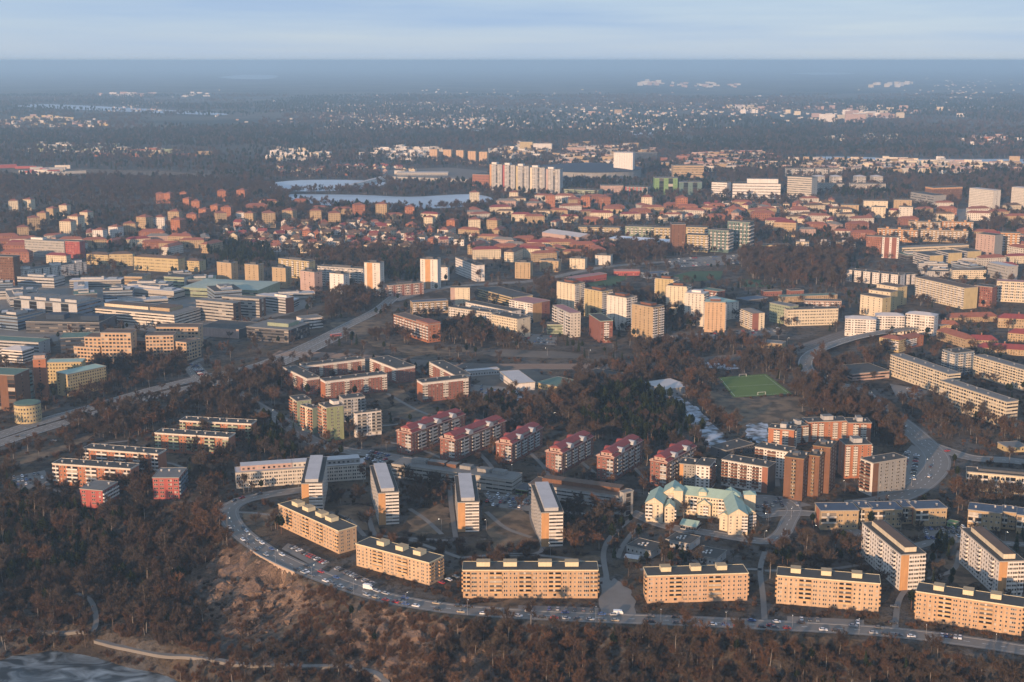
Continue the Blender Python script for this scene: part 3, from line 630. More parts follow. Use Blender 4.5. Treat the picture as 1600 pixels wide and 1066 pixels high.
for tl, tr, yb, D, pt in (((1201, 669), (1241, 673), 702, 12, 'PbpbP'), ((1240, 667.5), (1263, 665), 697, 12, 'pbpb'), ((1263, 660.5), (1325.7, 658), 691, 13, 'PbpbPwpbPbp'), ((1326, 661.5), (1361.5, 661.8), 693, 15, 'PbpbP')):
    BLD('', tl, tr, yb, D, 8, pt, 'orangebrick', 'wbw', 'bw', det=2, root=ob, bal='offwhite', vents=2, boxes=[(.42, .66, .25, .8, 3.0, 'lightgrey')])
BLD('orange-red brick block with curved balcony bays beside the dark brown towers', (1322, 696), (1362, 695), 748, 15, 13, 'bPbPwPwp', 'orangebrick', 'bwb', 'w', det=2, bal='offwhite', vents=2, boxes=[(.35, .7, .25, .8, 3.0, 'lightgrey')])
BLD('grey tower with white edge and brown balconies beside the car park', (1364.7, 724.5), (1417, 716), 776, 13, 9, 'kwdwdw', 'grey', 'w*', 'Bp', det=2, bal='darkbrick', panel='brown', wallL='white', vents=3)

# pale green towers and white companions
GR = dict(det=2, win=(.8, 1.3), bal='orangebrick', R='w*', Lf='bwb', vents=2)
BLD('pale green tower with an orange balcony front, tallest of its group', (510, 637.7), (536.5, 634), 690, (494.2, 631.5), 10, 'pddp', 'green', wallL='cream', boxes=[(.55, .9, .3, .8, 2.6, 'white')], **GR)
BLD('grey-green stepped tower beside the wide road, next to the tallest green one', (488, 638.8), (498.5, 636.5), 678, (472.8, 632.6), 8, 'pw', 'sage', wallL='cream', **GR)
BLD('grey-green tower with cream cap at the bridge end of its group', (463.8, 627.6), (486, 625), 667, (448.6, 620.3), 8, 'pww', 'sage', wallL='cream', **GR)
GW = dict(det=2, bal='grey', win=(1, 1.3), vents=2)
BLD('white and dark grey block behind the pale green tower', (537, 624), (570, 620.5), 660, 13, 7, 'BwdB', 'lightgrey', 'b*', 'w*', **GW)
BLD('white and grey eight-storey block standing free beside the pale green tower', (555, 646.7), (595.5, 642.2), 684, (547.6, 645.6), 7, 'pBdB', 'white', 'b*', 'wp', **GW)

# red brick blocks with white top band round a court
RB = dict(wall='redbrick', det=2, bal='offwhite', band=(1.7, 'white'), win=(1.25, 1.35), pr=.6, R='w*', Lf='p', group='red brick blocks with white top band')
RBP = 'bwwwwbwwwwbwwwwbwwwwb'
BLD('red brick block with white band closing the court towards the motorway', (442, 573.8), (480, 592), 598, (460, 571), 7, 'bwwwbwwwb', vents=3, **RB)
BLD('red brick block with white band along the rear of the court', (476, 572.5), (570, 561), 594, 12, 7, RBP, vents=5, wallL='orangebrick', **RB)
BLD('red brick block with white band and orange end above the green towers', (508, 596.3), (604.5, 585), 624, 12, 7, 'bwwwwbwwwwbwwwwb', vents=5, wallL='orangebrick', **RB)
BLD('red brick block with white band, slanting, beside the open court gate', (578, 560.5), (618.8, 576.3), 583, 20, 7, 'bwwwbwwwb', vents=3, **RB)
BLD('slanting red brick block behind the free-standing one', (671, 566), (712.5, 587.5), 589, 14, 7, 'bwwwbwwwb', vents=3, **RB)
BLD('free-standing red brick block with orange end beside the footpath', (660, 598.8), (732, 591), 629, 13, 7, 'bwwwwbwwwwb', vents=4, wallL='orangebrick', **RB)

# brick blocks with white balconies above the left wood
LB = dict(wall='orangebrick', det=2, bal='white', R='p', Lf='p', trim='offwhite', rm='bitumen', win=(1.1, 1.3), vents=7, band=(.8, 'offwhite'), group='orange brick blocks with white balcony stacks')
LP = 'bkbnwnBnwnBnwnBnwnb'
LP = 'bnwBwnBwnBwnb'
BLD('orange brick balcony block beside the car park above the wood', (81.9, 724.8), (203.4, 733.4), 758, 12, 5, LP, **LB)
BLD('orange brick balcony block standing behind the one by the car park', (129.1, 701.4), (246.7, 710.3), 733, 12, 5, LP, **LB)
LB2 = dict(LB, bal='sage')
BLD('orange brick block with grey-green glazed balconies, front one of the pair', (242, 677), (357, 684.3), 706, 12, 5, LP, **LB2)
BLD('orange brick block with grey-green glazed balconies, rear one of the pair', (280.8, 657.8), (392.4, 663.3), 685, 12, 5, LP, **LB2)
BLD('small red block with grey roof half hidden by the wood', (124.7, 764.4), (160, 767.5), 789, 19, 4, 'dpdw', 'red', 'b*', 'w', rm='greyroof', det=2, vents=2)
BLD('bright red five-storey block with slatted grey balcony side', (238.3, 747.3), (279, 747.3), 780, 22, 5, 'ddpdd', 'red', 'BB*', 'w', rm='greyroof', bal='bluegrey', det=2, vents=3)

# long cream slabs on the right
LS = dict(wall='cream', det=2, bal='cream', win=(1.6, 1.3), R='ss', Lf='p', rm='greyroof', pr=.7, vents=5, fl=7, group='long cream slab blocks')
BLD('long cream slab block touching the low pink building', (1391.8, 554.6), (1482, 585.3), 587, 13, F='Bw*', **LS)
BLD('long cream slab block with pale blank end edge above the road fork', (1469, 595), (1573, 628.7), 633, 12, F='Bw*', **LS)
BLD('long cream slab block behind the grey tower', (1522.3, 556), (1640, 590), 587, 12, F='Bw*', **LS)
BLD('low pink building with flat dark roof at the road bend', (1332, 585), (1390, 580), 596, (1319, 571), 2, 's*', 'pinkwall', 'p', 's', det=1, name='school', cat='school')
BLD('grey and white patterned tower beside the long cream slabs', (1493, 552.5), (1522, 549.5), 588, (1468.5, 547.3), 9, 'wbwbw', 'bluegrey', 'b*', 'bwb', bal='offwhite', det=1, vents=3)
BLD('low cream block with dark flat roof beside the road fork', (1510.5, 737.7), (1640, 749), 766, 12, 3, 'bdBd*', 'cream', 'w', 'w', det=2, vents=4, boxes=[(.14, .99, .35, .9, 1.4, 'darkgrey', 'bitumen')])
oc = complex_root('apartment_block', 'ochre block with orange hipped roof above the road bend', 'apartment block', 1390, 545)
BLD('', (1374, 527), (1405, 532), 546, 14, 5, 'wwbb', 'yellow', 'w*', 'w', roof='hip', rm='tileroof', root=oc); BLD('', (1414, 530), (1443.5, 524), 546, 14, 5, 'bbww', 'orangebrick', 'w*', 'w', roof='hip', rm='tileroof', root=oc)

# ------------------------------------------------------------------ middle distance
def T(label, x0, y0, x1, y1, yb, dep, fl, F, wall, **k):
    k.setdefault('det', 1); return BLD(label, (x0, y0), (x1, y1), yb, dep, fl, F, wall, **k)
TW = dict(name='tower_block', cat='tower block')
T('white corridor block with bitumen roof facing the pines', 701, 480, 768, 489, 505, 12, 6, 'wwbw*', 'offwhite', vents=4)
T('white block with rounded cream end joined to the pine-facing one', 768, 491.5, 808, 499, 522, (785, 487), 7, 'wwwww*', 'cream', vents=3)
T('orange block sweeping round the hill above the railway', 615, 491.5, 669, 508.4, 518, 15, 6, 'wbwb*', 'orangebrick', rm='brownroof', panel='orange', R='wdw', boxes=[(.66, 1., 0, 1., 1.6, 'brick', 'tileroof')])
T('block with blue roof and orange front behind the sweeping orange block', 645, 473, 700, 470, 492, 13, 5, 'bwbw*', 'tan', rm='blueroof')
T('squat pink and cream tower above the white corridor block', 703.8, 450, 734, 449.9, 477, 12, 8, 'kpnpnpn', 'cream', panel='pinkwall', **TW)
T('white low wing with long dark roof behind the corridor block', 727.5, 472.5, 800, 487, 492, 14, 5, 'ww*', 'white')
T('ochre low school with flat dark roof beside the sports ground', 746, 451, 800, 465.5, 463, 30, 3, 's*', 'yellow', name='school', cat='school')
T('white and red slab with pink roof, nearer the school', 796, 468.8, 832.5, 475, 498, (805, 461), 8, 'bwbwb', 'white', rm='pinkroof', wallR='redbrick', R='kw')
T('white and red slab with pink roof beside the red tower', 863.8, 477.5, 891, 490, 514, (872, 473), 8, 'bwbwb', 'lightgrey', rm='pinkroof', R='www', wallR='offwhite')
T('low grey-green block in front of the pink-roofed slab', 855, 507.5, 892, 507.5, 522, 12, 3, 'dd*', 'sage')
T('red brick tower with mint-edged roof near the railway', 920.5, 491, 938, 502.5, 524, (936, 488), 9, 'pp', 'redbrick', R='wbw', trim='mintroof', **TW)
for i, (x0, y0, x1, y1, yb, w, lab) in enumerate([
    (870.5, 440, 898, 444.5, 480, 'cream', 'cream tower with slanted roof, nearest the red sports stand'), (913, 451, 940.5, 456, 494, 'yellow', 'ochre tower with slanted roof behind the red brick tower'),
    (948.8, 461, 979, 466, 512, 'offwhite', 'white tower with slanted roof between two ochre towers'), (987.5, 475, 1020.5, 481, 526, 'tan', 'peach tower with white side balconies standing by the railway'),
    (1023.9, 435, 1052, 437.4, 473, 'yellow', 'ochre tower highest up the slope of the tower row'), (1041.9, 446.4, 1073, 448.6, 491, 'cream', 'cream tower with notched roof in the tower row'),
    (1071, 457.6, 1100, 460, 508, 'offwhite', 'off-white tower with pale roof in the tower row'), (1101.5, 472.3, 1133.5, 473.4, 519, 'beige', 'peach tower with mint roof at the foot of the tower row')]):
    T(lab, x0, y0, x1, y1, yb, 17, 13, 'pwwwwp', w, Lf='bpb', R='bpb', boxes=[(.25, .75, .3, .8, 2.2, 'darkbrick' if i != 6 else 'white', 'bitumen' if i < 6 else 'paleroof')], rm=('bitumen', 'bitumen', 'bitumen', 'bitumen', 'bitumen', 'bitumen', 'paleroof', 'mintroof')[i], **TW)
T('red brick slab with mint roof and white end in the tower row', 1135, 474, 1154.5, 471.5, 500, (1120, 463), 9, 'www', 'offwhite', rm='mintroof', wallL='redbrick', Lf='wbwb')
T('red slab with grey-green roof behind the tower row', 1094.8, 452, 1122, 456, 480, 14, 7, 'wb*', 'redbrick', rm='greenroof')
T('cream and red corner block with grey hipped roof near the car park', 1175.8, 490, 1195, 489, 517, (1156.6, 482.4), 8, 'kw', 'cream', rm='greyroof', panel='redbrick', Lf='bwbwb', roof='hip', rh=2)
T('sage green block with grey roof, wide side', 1202.8, 473.4, 1234, 479.5, 502, 14, 6, 'wwww*', 'sage', rm='greyroof')
T('cream five-storey bar facing the railway', 1231, 484.6, 1310, 482.4, 510, 12, 5, 'dwd*', 'cream', vents=3)
T('pink-white bar with dark roof behind the cream bar', 1258, 470, 1315, 471, 482, 12, 3, 'bw*', 'pinkwall')
T('long pale bar with dormers at the rear of the cream bar', 1222, 464.4, 1308.5, 461, 473, 12, 4, 'ww*', 'tan', rm='greenroof')
T('white row with black bays at the wood edge', 1321, 421.4, 1407, 430.4, 439, 15, 6, 'wdwkwdwk*', 'white', panel='black', rm='bitumen', vents=4)
T('white block with black bays ending the wood-edge row', 1408, 430, 1433, 429, 445, 15, 6, 'wdk*', 'white', panel='black')
T('big cream slab with brown roof and ochre end', 1430.5, 433.7, 1507, 450.6, 465, (1446, 431), 9, 'wb*', 'cream', rm='brownroof', R='pKp', panel='yellow', wallR='yellow')
for x0, y0, x1, y1, yb, q, lab in [(1344.6, 460.8, 1379, 466.4, 491, (1355, 458), 'front one of three stepped cream blocks with brown roofs'), (1357.7, 453, 1391.5, 457.4, 482, (1367, 450), 'middle one of three stepped cream blocks with brown roofs'), (1370, 443.9, 1402.7, 449.5, 472, (1380, 441), 'rear one of three stepped cream blocks with brown roofs')]:
    T(lab, x0, y0, x1, y1, yb, q, 8, 'wwww', 'cream', rm='brownroof', wallR='yellow', R='w')
ws = complex_root('apartment_block', 'white stepped block with many balconies above the road bend', 'apartment block', 1380, 520)
for x0, y0, x1, y1, yb in [(1321, 498, 1369, 500, 525), (1370, 493.4, 1414, 494.5, 522), (1415, 490, 1460, 494.5, 521)]: T('', x0, y0, x1, y1, yb, 16, 7, 'bwbbwb', 'white', rm='paleroof', roof='hip', rh=2.5, root=ws)
rc = complex_root('courtyard_block', 'low ochre courtyard blocks under red tiled roofs with dormers', 'courtyard block', 1500, 535)
for x0, y0, x1, y1, yb in [(1482.7, 497, 1560, 494.5, 505), (1560, 497, 1625, 500, 512), (1463.6, 516.5, 1509, 530.5, 530), (1510, 531, 1560, 532.5, 543), (1528, 543, 1612, 548, 552), (1455, 507, 1500, 509, 517), (1575, 520, 1640, 526, 533)]:
    T('', x0, y0, x1, y1, yb, 12, 3, 'ww*', 'tan', roof='hip', rm='redroof' if x0 > 1505 else 'tileroof', rh=4.5, root=rc, chim=1)
T('white and red chequered tower with red panels', 1379, 370.7, 1405, 371.8, 403, 14, 9, 'wKwKw', 'white', panel='redbrick', **TW)
T('brown brick tower beside the chequered tower', 1354, 369.5, 1378, 370.5, 396, 14, 8, 'ww*', 'brick', **TW)
for k, (x0, y0, x1, y1) in enumerate([(1427, 394, 1453, 400), (1463, 391.5, 1482, 396), (1490, 389, 1512, 393.5)]):
    T(('white-banded block with yellow end, first from the chequered tower', 'white-banded block with yellow end, middle of three', 'white-banded block with yellow end, farthest from the chequered tower')[k], x0, y0, x1, y1, y0 + 17, (x0 + 12, y0 - 3), 5, 's*', 'lightgrey', R='pp', wallR='yellow')
T('long low cream bar behind the yellow-ended blocks', 1408, 387.6, 1514, 383, 401, 16, 3, 's*', 'cream', rm='greyroof')
T('long orange block with roof huts, wood side', 1371, 357, 1434, 360.5, 376, 14, 6, 'wb*', 'orange', boxes=[(a, a + .07, .3, .7, 2.5, 'orange') for a in (.2, .5, .8)])
T('long orange-pink block with roof huts, town side', 1436.5, 359, 1513, 361.7, 377, 14, 6, 'wb*', 'tan', boxes=[(a, a + .06, .3, .7, 2.5, 'orange') for a in (.15, .4, .65, .9)])
T('orange-pink rear block with roof huts, wood side', 1419.6, 346, 1470, 348, 359, 14, 5, 'wb*', 'tan', boxes=[(a, a + .07, .3, .7, 2.5, 'orange') for a in (.2, .6)])
T('orange-pink rear block with roof huts, town side', 1472, 346, 1521, 348, 360, 14, 5, 'wb*', 'orange', boxes=[(a, a + .07, .3, .7, 2.5, 'orange') for a in (.3, .7)])
T('brown hotel tower with pale pattern and grey edge', 1525.5, 365, 1555, 368.4, 401, (1535, 363), 11, 'wwwww', 'pinkwall', wallR='grey', R='p', **TW)
T('orange block beside the brown hotel tower', 1564, 364, 1594, 365, 396, 14, 8, 'wb*', 'orange')
T('wide white tower with ribbed front', 1515, 294, 1552.5, 298, 331, 20, 14, 'nnnnnn*', 'offwhite', rm='paleroof', **TW)
T('white ribbed tower beside the wide white tower', 1581, 292.5, 1622, 296, 327, 20, 14, 'nnnnnn*', 'offwhite', rm='paleroof', **TW)
T('round-cornered grey office with pale roof', 1543.5, 410, 1575, 417, 433, 16, 5, 'ww*', 'concrete', rm='paleroof', **OFF)
T('cream block with dark red roof at the town edge', 1558, 439.4, 1622, 442.5, 471, 14, 7, 'wb*', 'cream', rm='pinkroof')
T('dark red brick block behind the big cream slab', 1523, 446.5, 1551, 449.5, 478, 16, 8, 'ww*', 'redbrick')
T('low cream block behind the big cream slab', 1489.5, 422.5, 1541, 422.5, 436, 14, 4, 'ww*', 'cream')
T('white low bars with dark roofs behind the wood-edge row', 1440, 424, 1486, 425, 432, 14, 4, 'ww*', 'lightgrey')

# --- office district on the left
ok_ = complex_root('office_building', 'sand-coloured stepped office with a square window grid and concave middle', 'office building', 215, 567)
for x0, y0, x1, y1, yb, dp, fl, w in [(115, 541.5, 156, 544, 565, 16, 4, 'beige'), (131.5, 527, 158, 527.5, 566, 20, 7, 'beige'), (157, 520.5, 204, 520.8, 568, 18, 8, 'beige'), (204.5, 533, 227, 533, 560, 14, 4, 'brown'), (227.2, 525, 270.5, 524.3, 564, 18, 7, 'beige'), (243.5, 511.5, 309.4, 512, 545, 18, 6, 'beige')]:
    T('', x0, y0, x1, y1, yb, dp, fl, 'ww*', w, root=ok_, det=2 if w == 'beige' else 1, win=(2.5, 1.9), unit=3.6, frame='beige', rm='brownroof', sill=.7)
T('', 271.5, 533.7, 291, 535.8, 562, 16, 5, 'ww*', 'beige', root=ok_, det=2, win=(2.5, 1.9), unit=3.6, rm='brownroof', sill=.7, R='ww*')
T('', 292, 535, 313.5, 530.5, 562, 16, 5, 'ww*', 'beige', root=ok_, det=2, win=(2.5, 1.9), unit=3.6, rm='brownroof', sill=.7, R='ww*')
T('long white-banded office with a lit cream roof storey', 134, 481, 272, 493, 500, (165, 469), 4, 's*', 'offwhite', R='s*', rm='greyroof', boxes=[(.12, .62, .3, .6, 3.2, 'cream', 'brownroof'), (.64, .86, .3, .8, 3.4, 'tan', 'brownroof')], **OFF)
T('grey office with four pale fins and four roof storeys', 21, 468, 120, 476, 499, (45, 458), 5, 'gkgkgkgk', 'bluegrey', panel='lightgrey', rm='greyroof', R='s*', boxes=[(.04 + .24 * i, .22 + .24 * i, .15, .75, 3, 'lightgrey', 'greyroof') for i in range(4)], **OFF)
T('striped grey office block with brown end, nearest the white-banded office', 306, 469, 364, 474.6, 499, (318, 466), 6, 's*', 'concrete', R='kgk', panel='brown', rm='greyroof', **OFF)
T('striped grey office block with brown end, middle of three', 346.7, 464, 405, 468, 492, (358, 461), 6, 's*', 'concrete', R='kgk', panel='brown', rm='greyroof', **OFF)
T('striped white office block with brown end by the wide road', 400, 461, 446, 466.8, 484, (410, 458), 5, 's*', 'lightgrey', wallR='darkbrick', R='p', rm='paleroof', boxes=[(.55, .95, .3, .7, 2.4, 'white')], **OFF)
T('low hall with broad mint green roof among the offices', 283, 449, 402, 454, 463, 70, 2, 's*', 'sage', roof='hip', rm='palemint', rh=3, **OFF)
T('dark-roofed hall with brick base beside the sand-coloured office', 312.6, 511, 373, 515.5, 525, (326, 499), 2, 'pp', 'pinkwall', wallR='darkgrey', rm='bitumen', **OFF)
T('glass office with blue-grey roof terraces beside the wide road', 385, 511, 450.6, 516.5, 531, (410, 499), 4, 's*', 'darkgrey', R='gg*', rm='greyroof', boxes=[(.35, .85, .3, .8, 3.5, 'sage', 'greyroof')], **OFF)
T('white annexe behind the glass office', 474, 499, 504.6, 495.5, 515, 18, 3, 's*', 'white', rm='greyroof', **OFF)
T('dark blue glass office between the sand-coloured office and the fins', 94, 529, 150, 527, 556, 26, 4, 's*', 'darkblue', rm='greenroof', **OFF)
T('dark roofed workshop with small blue huts', 40, 503, 155, 505, 520, 50, 3, 's*', 'darkgrey', rm='bitumen', boxes=[(.2, .45, .3, .6, 5, 'darkblue', 'darkblue'), (.7, .95, .2, .5, 5, 'darkblue', 'darkblue')], **OFF)
T('white-banded pavilion office with pale hipped roof', 2, 546, 34.5, 548.5, 566, 18, 4, 's*', 'white', roof='hip', rm='paleroof', rh=3, R='s*', **OFF)
T('long white-banded wing behind the pavilion office', -30, 531, 60, 536, 552, 20, 4, 's*', 'lightgrey', rm='greenroof', **OFF)
gb = complex_root('office_building', 'green-glazed office with brown towers and a red sign cap', 'office building', 40, 640)
T('', -25, 585, 22, 587, 641, 24, 9, 'kgkg', 'brown', root=gb, panel='brown', rm='greenroof')
T('', 22.5, 590, 50, 580, 637, 22, 8, 's*', 'teal', root=gb, rm='greenroof')
T('', 51, 562, 71, 561, 624, 12, 12, 'pwp', 'orangebrick', root=gb, boxes=[(.05, .95, .1, .9, 2.6, 'pinkwall')])
T('', 72, 567, 128, 566, 600, 14, 6, 'ww*', 'yellow', root=gb, rm='mintroof')
T('', 105, 586, 165.5, 573, 621, 16, 7, 'ww*', 'yellow', root=gb, rm='mintroof', Lf='wpw')
# drum-shaped building
def drum(label, px, yt, yb, rpx):
    x, y = G(px, yb); h = z_at(px, yt, y); dist = math.hypot(x, y); r = rpx * math.hypot(dist, CAM_H) / F_PX; y += r * .8
    t = thing('drum_building', label, 'office building', (x, y, 0)); n = 28
    b = MB(); b.tube((0, 0, -1), (0, 0, h), r, r, 'yellow', n); b.obj('wall', t); b = MB(); b.tube((0, 0, h - .02), (0, 0, h + .6), r + .4, r + .4, 'darkgrey', n); b.tube((0, 0, h + .6), (0, 0, h + 1.1), r * .97, r * .9, 'greenroof', n); b.obj('roof', t)
    for fl_ in range(4):
        for k in range(14):
            a = math.pi * (1.0 + (k + .5) / 14); k_, _ = proto('win', 1.1, 1.5)
            new_obj('window', pmesh(k_, 'window'), t, (math.cos(a) * r * .998, math.sin(a) * r * .998, 1.6 + fl_ * (h - 2) / 4), a + math.pi / 2)
    FOOT.append([(x - r, y - r), (x + r, y - r), (x + r, y + r), (x - r, y + r)])
drum('round ochre drum building with dark flat roof beside the motorway', 39, 634, 662, 19)
T('white block with green recess and roof steps at the office edge', 33.6, 423, 135, 410, 441, 16, 6, 'wwgww*', 'white', boxes=[(.05, .15, .2, .8, 3, 'white'), (.5, .62, .2, .8, 3, 'white'), (.85, .95, .2, .8, 3, 'white')])
T('brown tower at the edge of the office district', -12, 401, 20, 402, 445, 16, 11, 'ww*', 'brown', **TW)
T('low tan office by the mint hall, left twin', 194, 432.5, 222, 433, 448, 30, 3, 's*', 'tan', **OFF)
T('low grey office by the mint hall, right twin', 256, 432.5, 287.6, 434, 448, 24, 3, 's*', 'sage', wallR='lightgrey', **OFF)
T('bright red tower among red roofs', 100.5, 377, 124, 378, 403, 14, 8, 'ww*', 'red', **TW)
T('long white-grey block beside the bright red tower', 38, 375, 100, 378, 400, 20, 6, 'ww*', 'concrete', rm='greyroof', boxes=[(.1, .4, .3, .8, 3, 'white')])

# --- towers and bars along the valley behind the offices
V = [('ochre ribbed slab on the slope above the valley road', 435, 404, 483, 409, 432, 12, 8, 'pwpb*', 'yellow'), ('short ochre tower in front of the ribbed slab', 424.8, 418, 446, 419.5, 449, 14, 8, 'pwwp', 'tan'),
     ('peach tower with white stripe below the ribbed slab', 468.6, 423, 491, 426, 453, 14, 8, 'pwwp', 'pinkwall'), ('long white-grey slab with striped front on the wooded slope', 496, 416, 567.6, 420.6, 446, 12, 8, 'bw*', 'lightgrey'),
     ('small white tower before the striped slab', 514.8, 427, 536.5, 429, 458, 13, 8, 'pwwp', 'white'), ('tall cream tower with orange stripe by the junction', 569, 410.5, 593.5, 411.6, 461, 14, 14, 'pkwp', 'offwhite'),
     ('tall cream tower with orange stripe above the low row', 656.5, 405, 683.5, 406, 451, 14, 14, 'wkwp', 'offwhite'), ('low pink and white row beside the junction', 607, 446.5, 662, 442, 464, 12, 4, 'bwkw*', 'pinkwall'),
     ('white bar slanting below the red roofs', 711.6, 402.6, 744, 415, 427, 12, 6, 'ww*', 'white'), ('small white block behind the tall striped tower', 684.6, 418, 701.5, 418, 438, 12, 5, 'ww', 'white'),
     ('ochre tower with white cap at the mint hall', 338.6, 409.5, 361, 411.7, 438, 13, 9, 'pwwp', 'tan'), ('ochre tower with small spire next along the valley', 382, 413, 403.5, 414.4, 441, 13, 9, 'pwwp', 'tan'),
     ('grey-cream tower before the red roofs, nearest the white bar', 804.6, 410, 828.6, 411, 435, 14, 7, 'wwww', 'tan'), ('grey-cream tower before the red roofs, second from the white bar', 843, 407, 872.6, 408.4, 424, 14, 5, 'wwww', 'tan'),
     ('cream cube tower before the red roofs', 890, 404, 914, 405, 420, 14, 6, 'wwww', 'cream'), ('cream tower nearest the church-side trees', 930, 399, 954, 400, 414, 14, 5, 'www', 'offwhite')]
for v in V:
    kk = dict(panel='orange') if 'stripe' in v[0] else dict(panel='redbrick')
    BLD(v[0], (v[1], v[2]), (v[3], v[4]), v[5], v[6], v[7], v[8], v[9], det=1, boxes=[(.3, .7, .3, .7, 2.2, 'darkgrey', 'bitumen')], **kk, **(TW if v[7] > 6 and v[3] - v[1] < 32 else {}))
Yr = [('ochre courtyard block with notched front, first from the red tower', 135, 397, 169, 399, 413), ('ochre courtyard block with notched front, second from the red tower', 170.6, 397.5, 207, 397, 416), ('long ochre block with notched front facing the offices', 208.7, 401, 278, 405, 422), ('ochre cube block ending the notched row', 281, 407, 311, 408.5, 423)]
for lab, x0, y0, x1, y1, yb in Yr: T(lab, x0, y0, x1, y1, yb, 18, 4, 'wpwd*', 'yellow', roof='hip', rm='brownroof', rh=3)

# --- landmark blocks farther out
FARL = [('white-grey tower with orange edge, first of five identical towers', 765, 257, 784, 257.5, 298.5, 'orange'), ('grey tower with red edge, second of five identical towers', 785.5, 258, 804.5, 258.5, 299.5, 'red'), ('grey tower with ochre edge, middle of five identical towers', 806, 259.5, 826, 260, 300.5, 'yellow'),
        ('white tower with cream edge, fourth of five identical towers', 828, 262, 851, 262.5, 301.5, 'cream'), ('white tower with pink edge, last of five identical towers', 853, 264.5, 875, 265, 303, 'pinkwall')]
for lab, x0, y0, x1, y1, yb, pk in FARL: T(lab, x0, y0, x1, y1, yb, 26, 20, 'kbwgbw', 'lightgrey', panel=pk, boxes=[(.1, .5, .2, .8, 4, 'white')], **TW)
T('bright white square tower standing above everything near it', 959, 238.5, 989, 239, 279.5, 30, 18, 'nnnnnnnn', 'white', rm='paleroof', **TW)
T('lime green office with chequered windows', 1023, 278.5, 1059, 278.5, 305, 30, 6, 'wgwgw', 'brightgreen', rm='darkgrey', **OFF)
T('teal green office with chequered windows', 1061, 285, 1097, 285, 305, 30, 5, 'wgwgw', 'teal', rm='darkgrey', **OFF)
T('grey-green terraced office beside the five towers', 881, 296, 935, 298, 308, 30, 4, 's*', 'sage', **OFF)
T('pinkish brick block beside the grey-green office', 939, 290.5, 974, 290.5, 305, 30, 5, 'ww*', 'pinkwall', **OFF)
T('red and grey block beside the lime green office', 977, 292, 1012, 293, 306, 30, 4, 'kww*', 'grey', panel='red', **OFF)
T('beige rounded office with long ribbon windows', 1052, 259, 1100, 259, 278, 40, 5, 's*', 'tan', **OFF)
T('white ribbon-windowed block with curved end', 1112, 285, 1136, 286, 307, 30, 6, 's*', 'white', **OFF)
T('broad white ribbon-windowed office', 1145, 287, 1220, 288, 310, 40, 5, 's*', 'white', boxes=[(.3, .95, .3, .9, 9, 'white', 'greyroof')], **OFF)
T('tall white ribbon-windowed office tower', 1230.6, 276, 1269, 278, 310, 30, 10, 's*', 'offwhite', **OFF)
T('brown brick hall beside the five towers', 738, 272.5, 764, 273.5, 293, 60, 5, 'ww*', 'brick', **OFF)
T('slim brown tower over the square', 1050, 351, 1071.4, 351, 394, 22, 13, 'www', 'brown', **TW)
for x0, y0, x1, y1, yb, w, lab in [(1072, 367, 1106, 368.5, 393, 'yellow', 'yellow and teal block beside the slim brown tower'), (1107, 359, 1139, 361, 393, 'teal', 'teal glass block beside the square'), (1137, 346, 1172, 348, 388, 'teal', 'tallest teal glass block by the square'), (1022, 356, 1049, 356.5, 375, 'yellow', 'pale yellow block behind the slim brown tower'), (977, 354, 1021, 355.5, 369, 'sage', 'pale green block behind the snowy roof'),
                                   (904, 355, 968, 356.5, 368, 'yellow', 'pale yellow row with black roof'), (1072, 355, 1105, 356, 372, 'yellow', 'pale yellow block behind the teal glass')]:
    T(lab, x0, y0, x1, y1, yb, 20, 7 if yb - y0 > 25 else 4, 'wb*', w, R='b*')
T('low long hall under a snowy white roof', 948, 373, 1051, 380.5, 383, 40, 1, 's*', 'lightgrey', rm='snowroof', name='hall', cat='hall')
T('hall with rounded pale roof among red roofs', 847, 363, 905, 371, 379, 40, 2, 's*', 'pinkwall', roof='gable', rm='paleroof', rh=4, name='hall', cat='hall')
T('red-roofed cream block above the square', 1209, 347, 1244, 348.5, 369, 16, 5, 'ww*', 'tan', roof='hip', rm='redroof', rh=4)
T('low ochre bar at the wood edge', 1189, 383, 1235, 384, 396, 16, 3, 's*', 'yellow')
for k, (x0, x1, y) in enumerate([(1244, 1264, 378), (1277, 1298, 378.5), (1308, 1337, 379.5)]): T(('cream point block at the wood edge by the ochre bar', 'white point block in the middle at the wood edge', 'yellow point block at the wood edge farthest from the ochre bar')[k], x0, y, x1, y + .5, y + 14, 16, 5, 'bwb', ('cream', 'offwhite', 'yellow')[k], boxes=[(.3, .7, .3, .7, 3, 'paleroof')])
for k, (x0, y0, x1, yb, w) in enumerate([(1314, 320.5, 1342, 336, 'tan'), (1350, 314, 1387.5, 332, 'cream'), (1362, 323.5, 1384, 340, 'cream'), (1397, 312.5, 1425, 331, 'tan'), (1404.7, 323.5, 1426.6, 344, 'offwhite')]):
    T('pale point block standing in the red-roofed quarter below the white ribbed towers', x0, y0, x1, y0 + .6, yb, 18, 6, 'wwww', w, group='pale point blocks in the red-roofed quarter')
for k, x0 in enumerate([1273, 1300, 1337.5, 1364]): T('stubby pale tower with rounded top above a pale terrace', x0, 276, x0 + 16, 276, 291, 26, 6, 'bwb', 'concrete', roof='hip', rm='paleroof', rh=3, group='stubby pale towers on terraces', **TW)
for x0, x1 in ((1269, 1319), (1330, 1384)): T('pale terrace block below the stubby towers', x0, 287.5, x1, 287.8, 300, 26, 4, 'bw*', 'concrete', group='pale terrace blocks')
for x0 in (1230, 1253, 1275, 1297): T('pale block lined up behind the tall white office tower', x0, 264, x0 + 19, 264, 277, 26, 5, 'bwb', 'concrete', group='pale blocks behind the white office tower')
T('long brown block with orange top', 1459, 294, 1504, 292.5, 314, 30, 6, 'ww*', 'brown', band=(3, 'orange'))
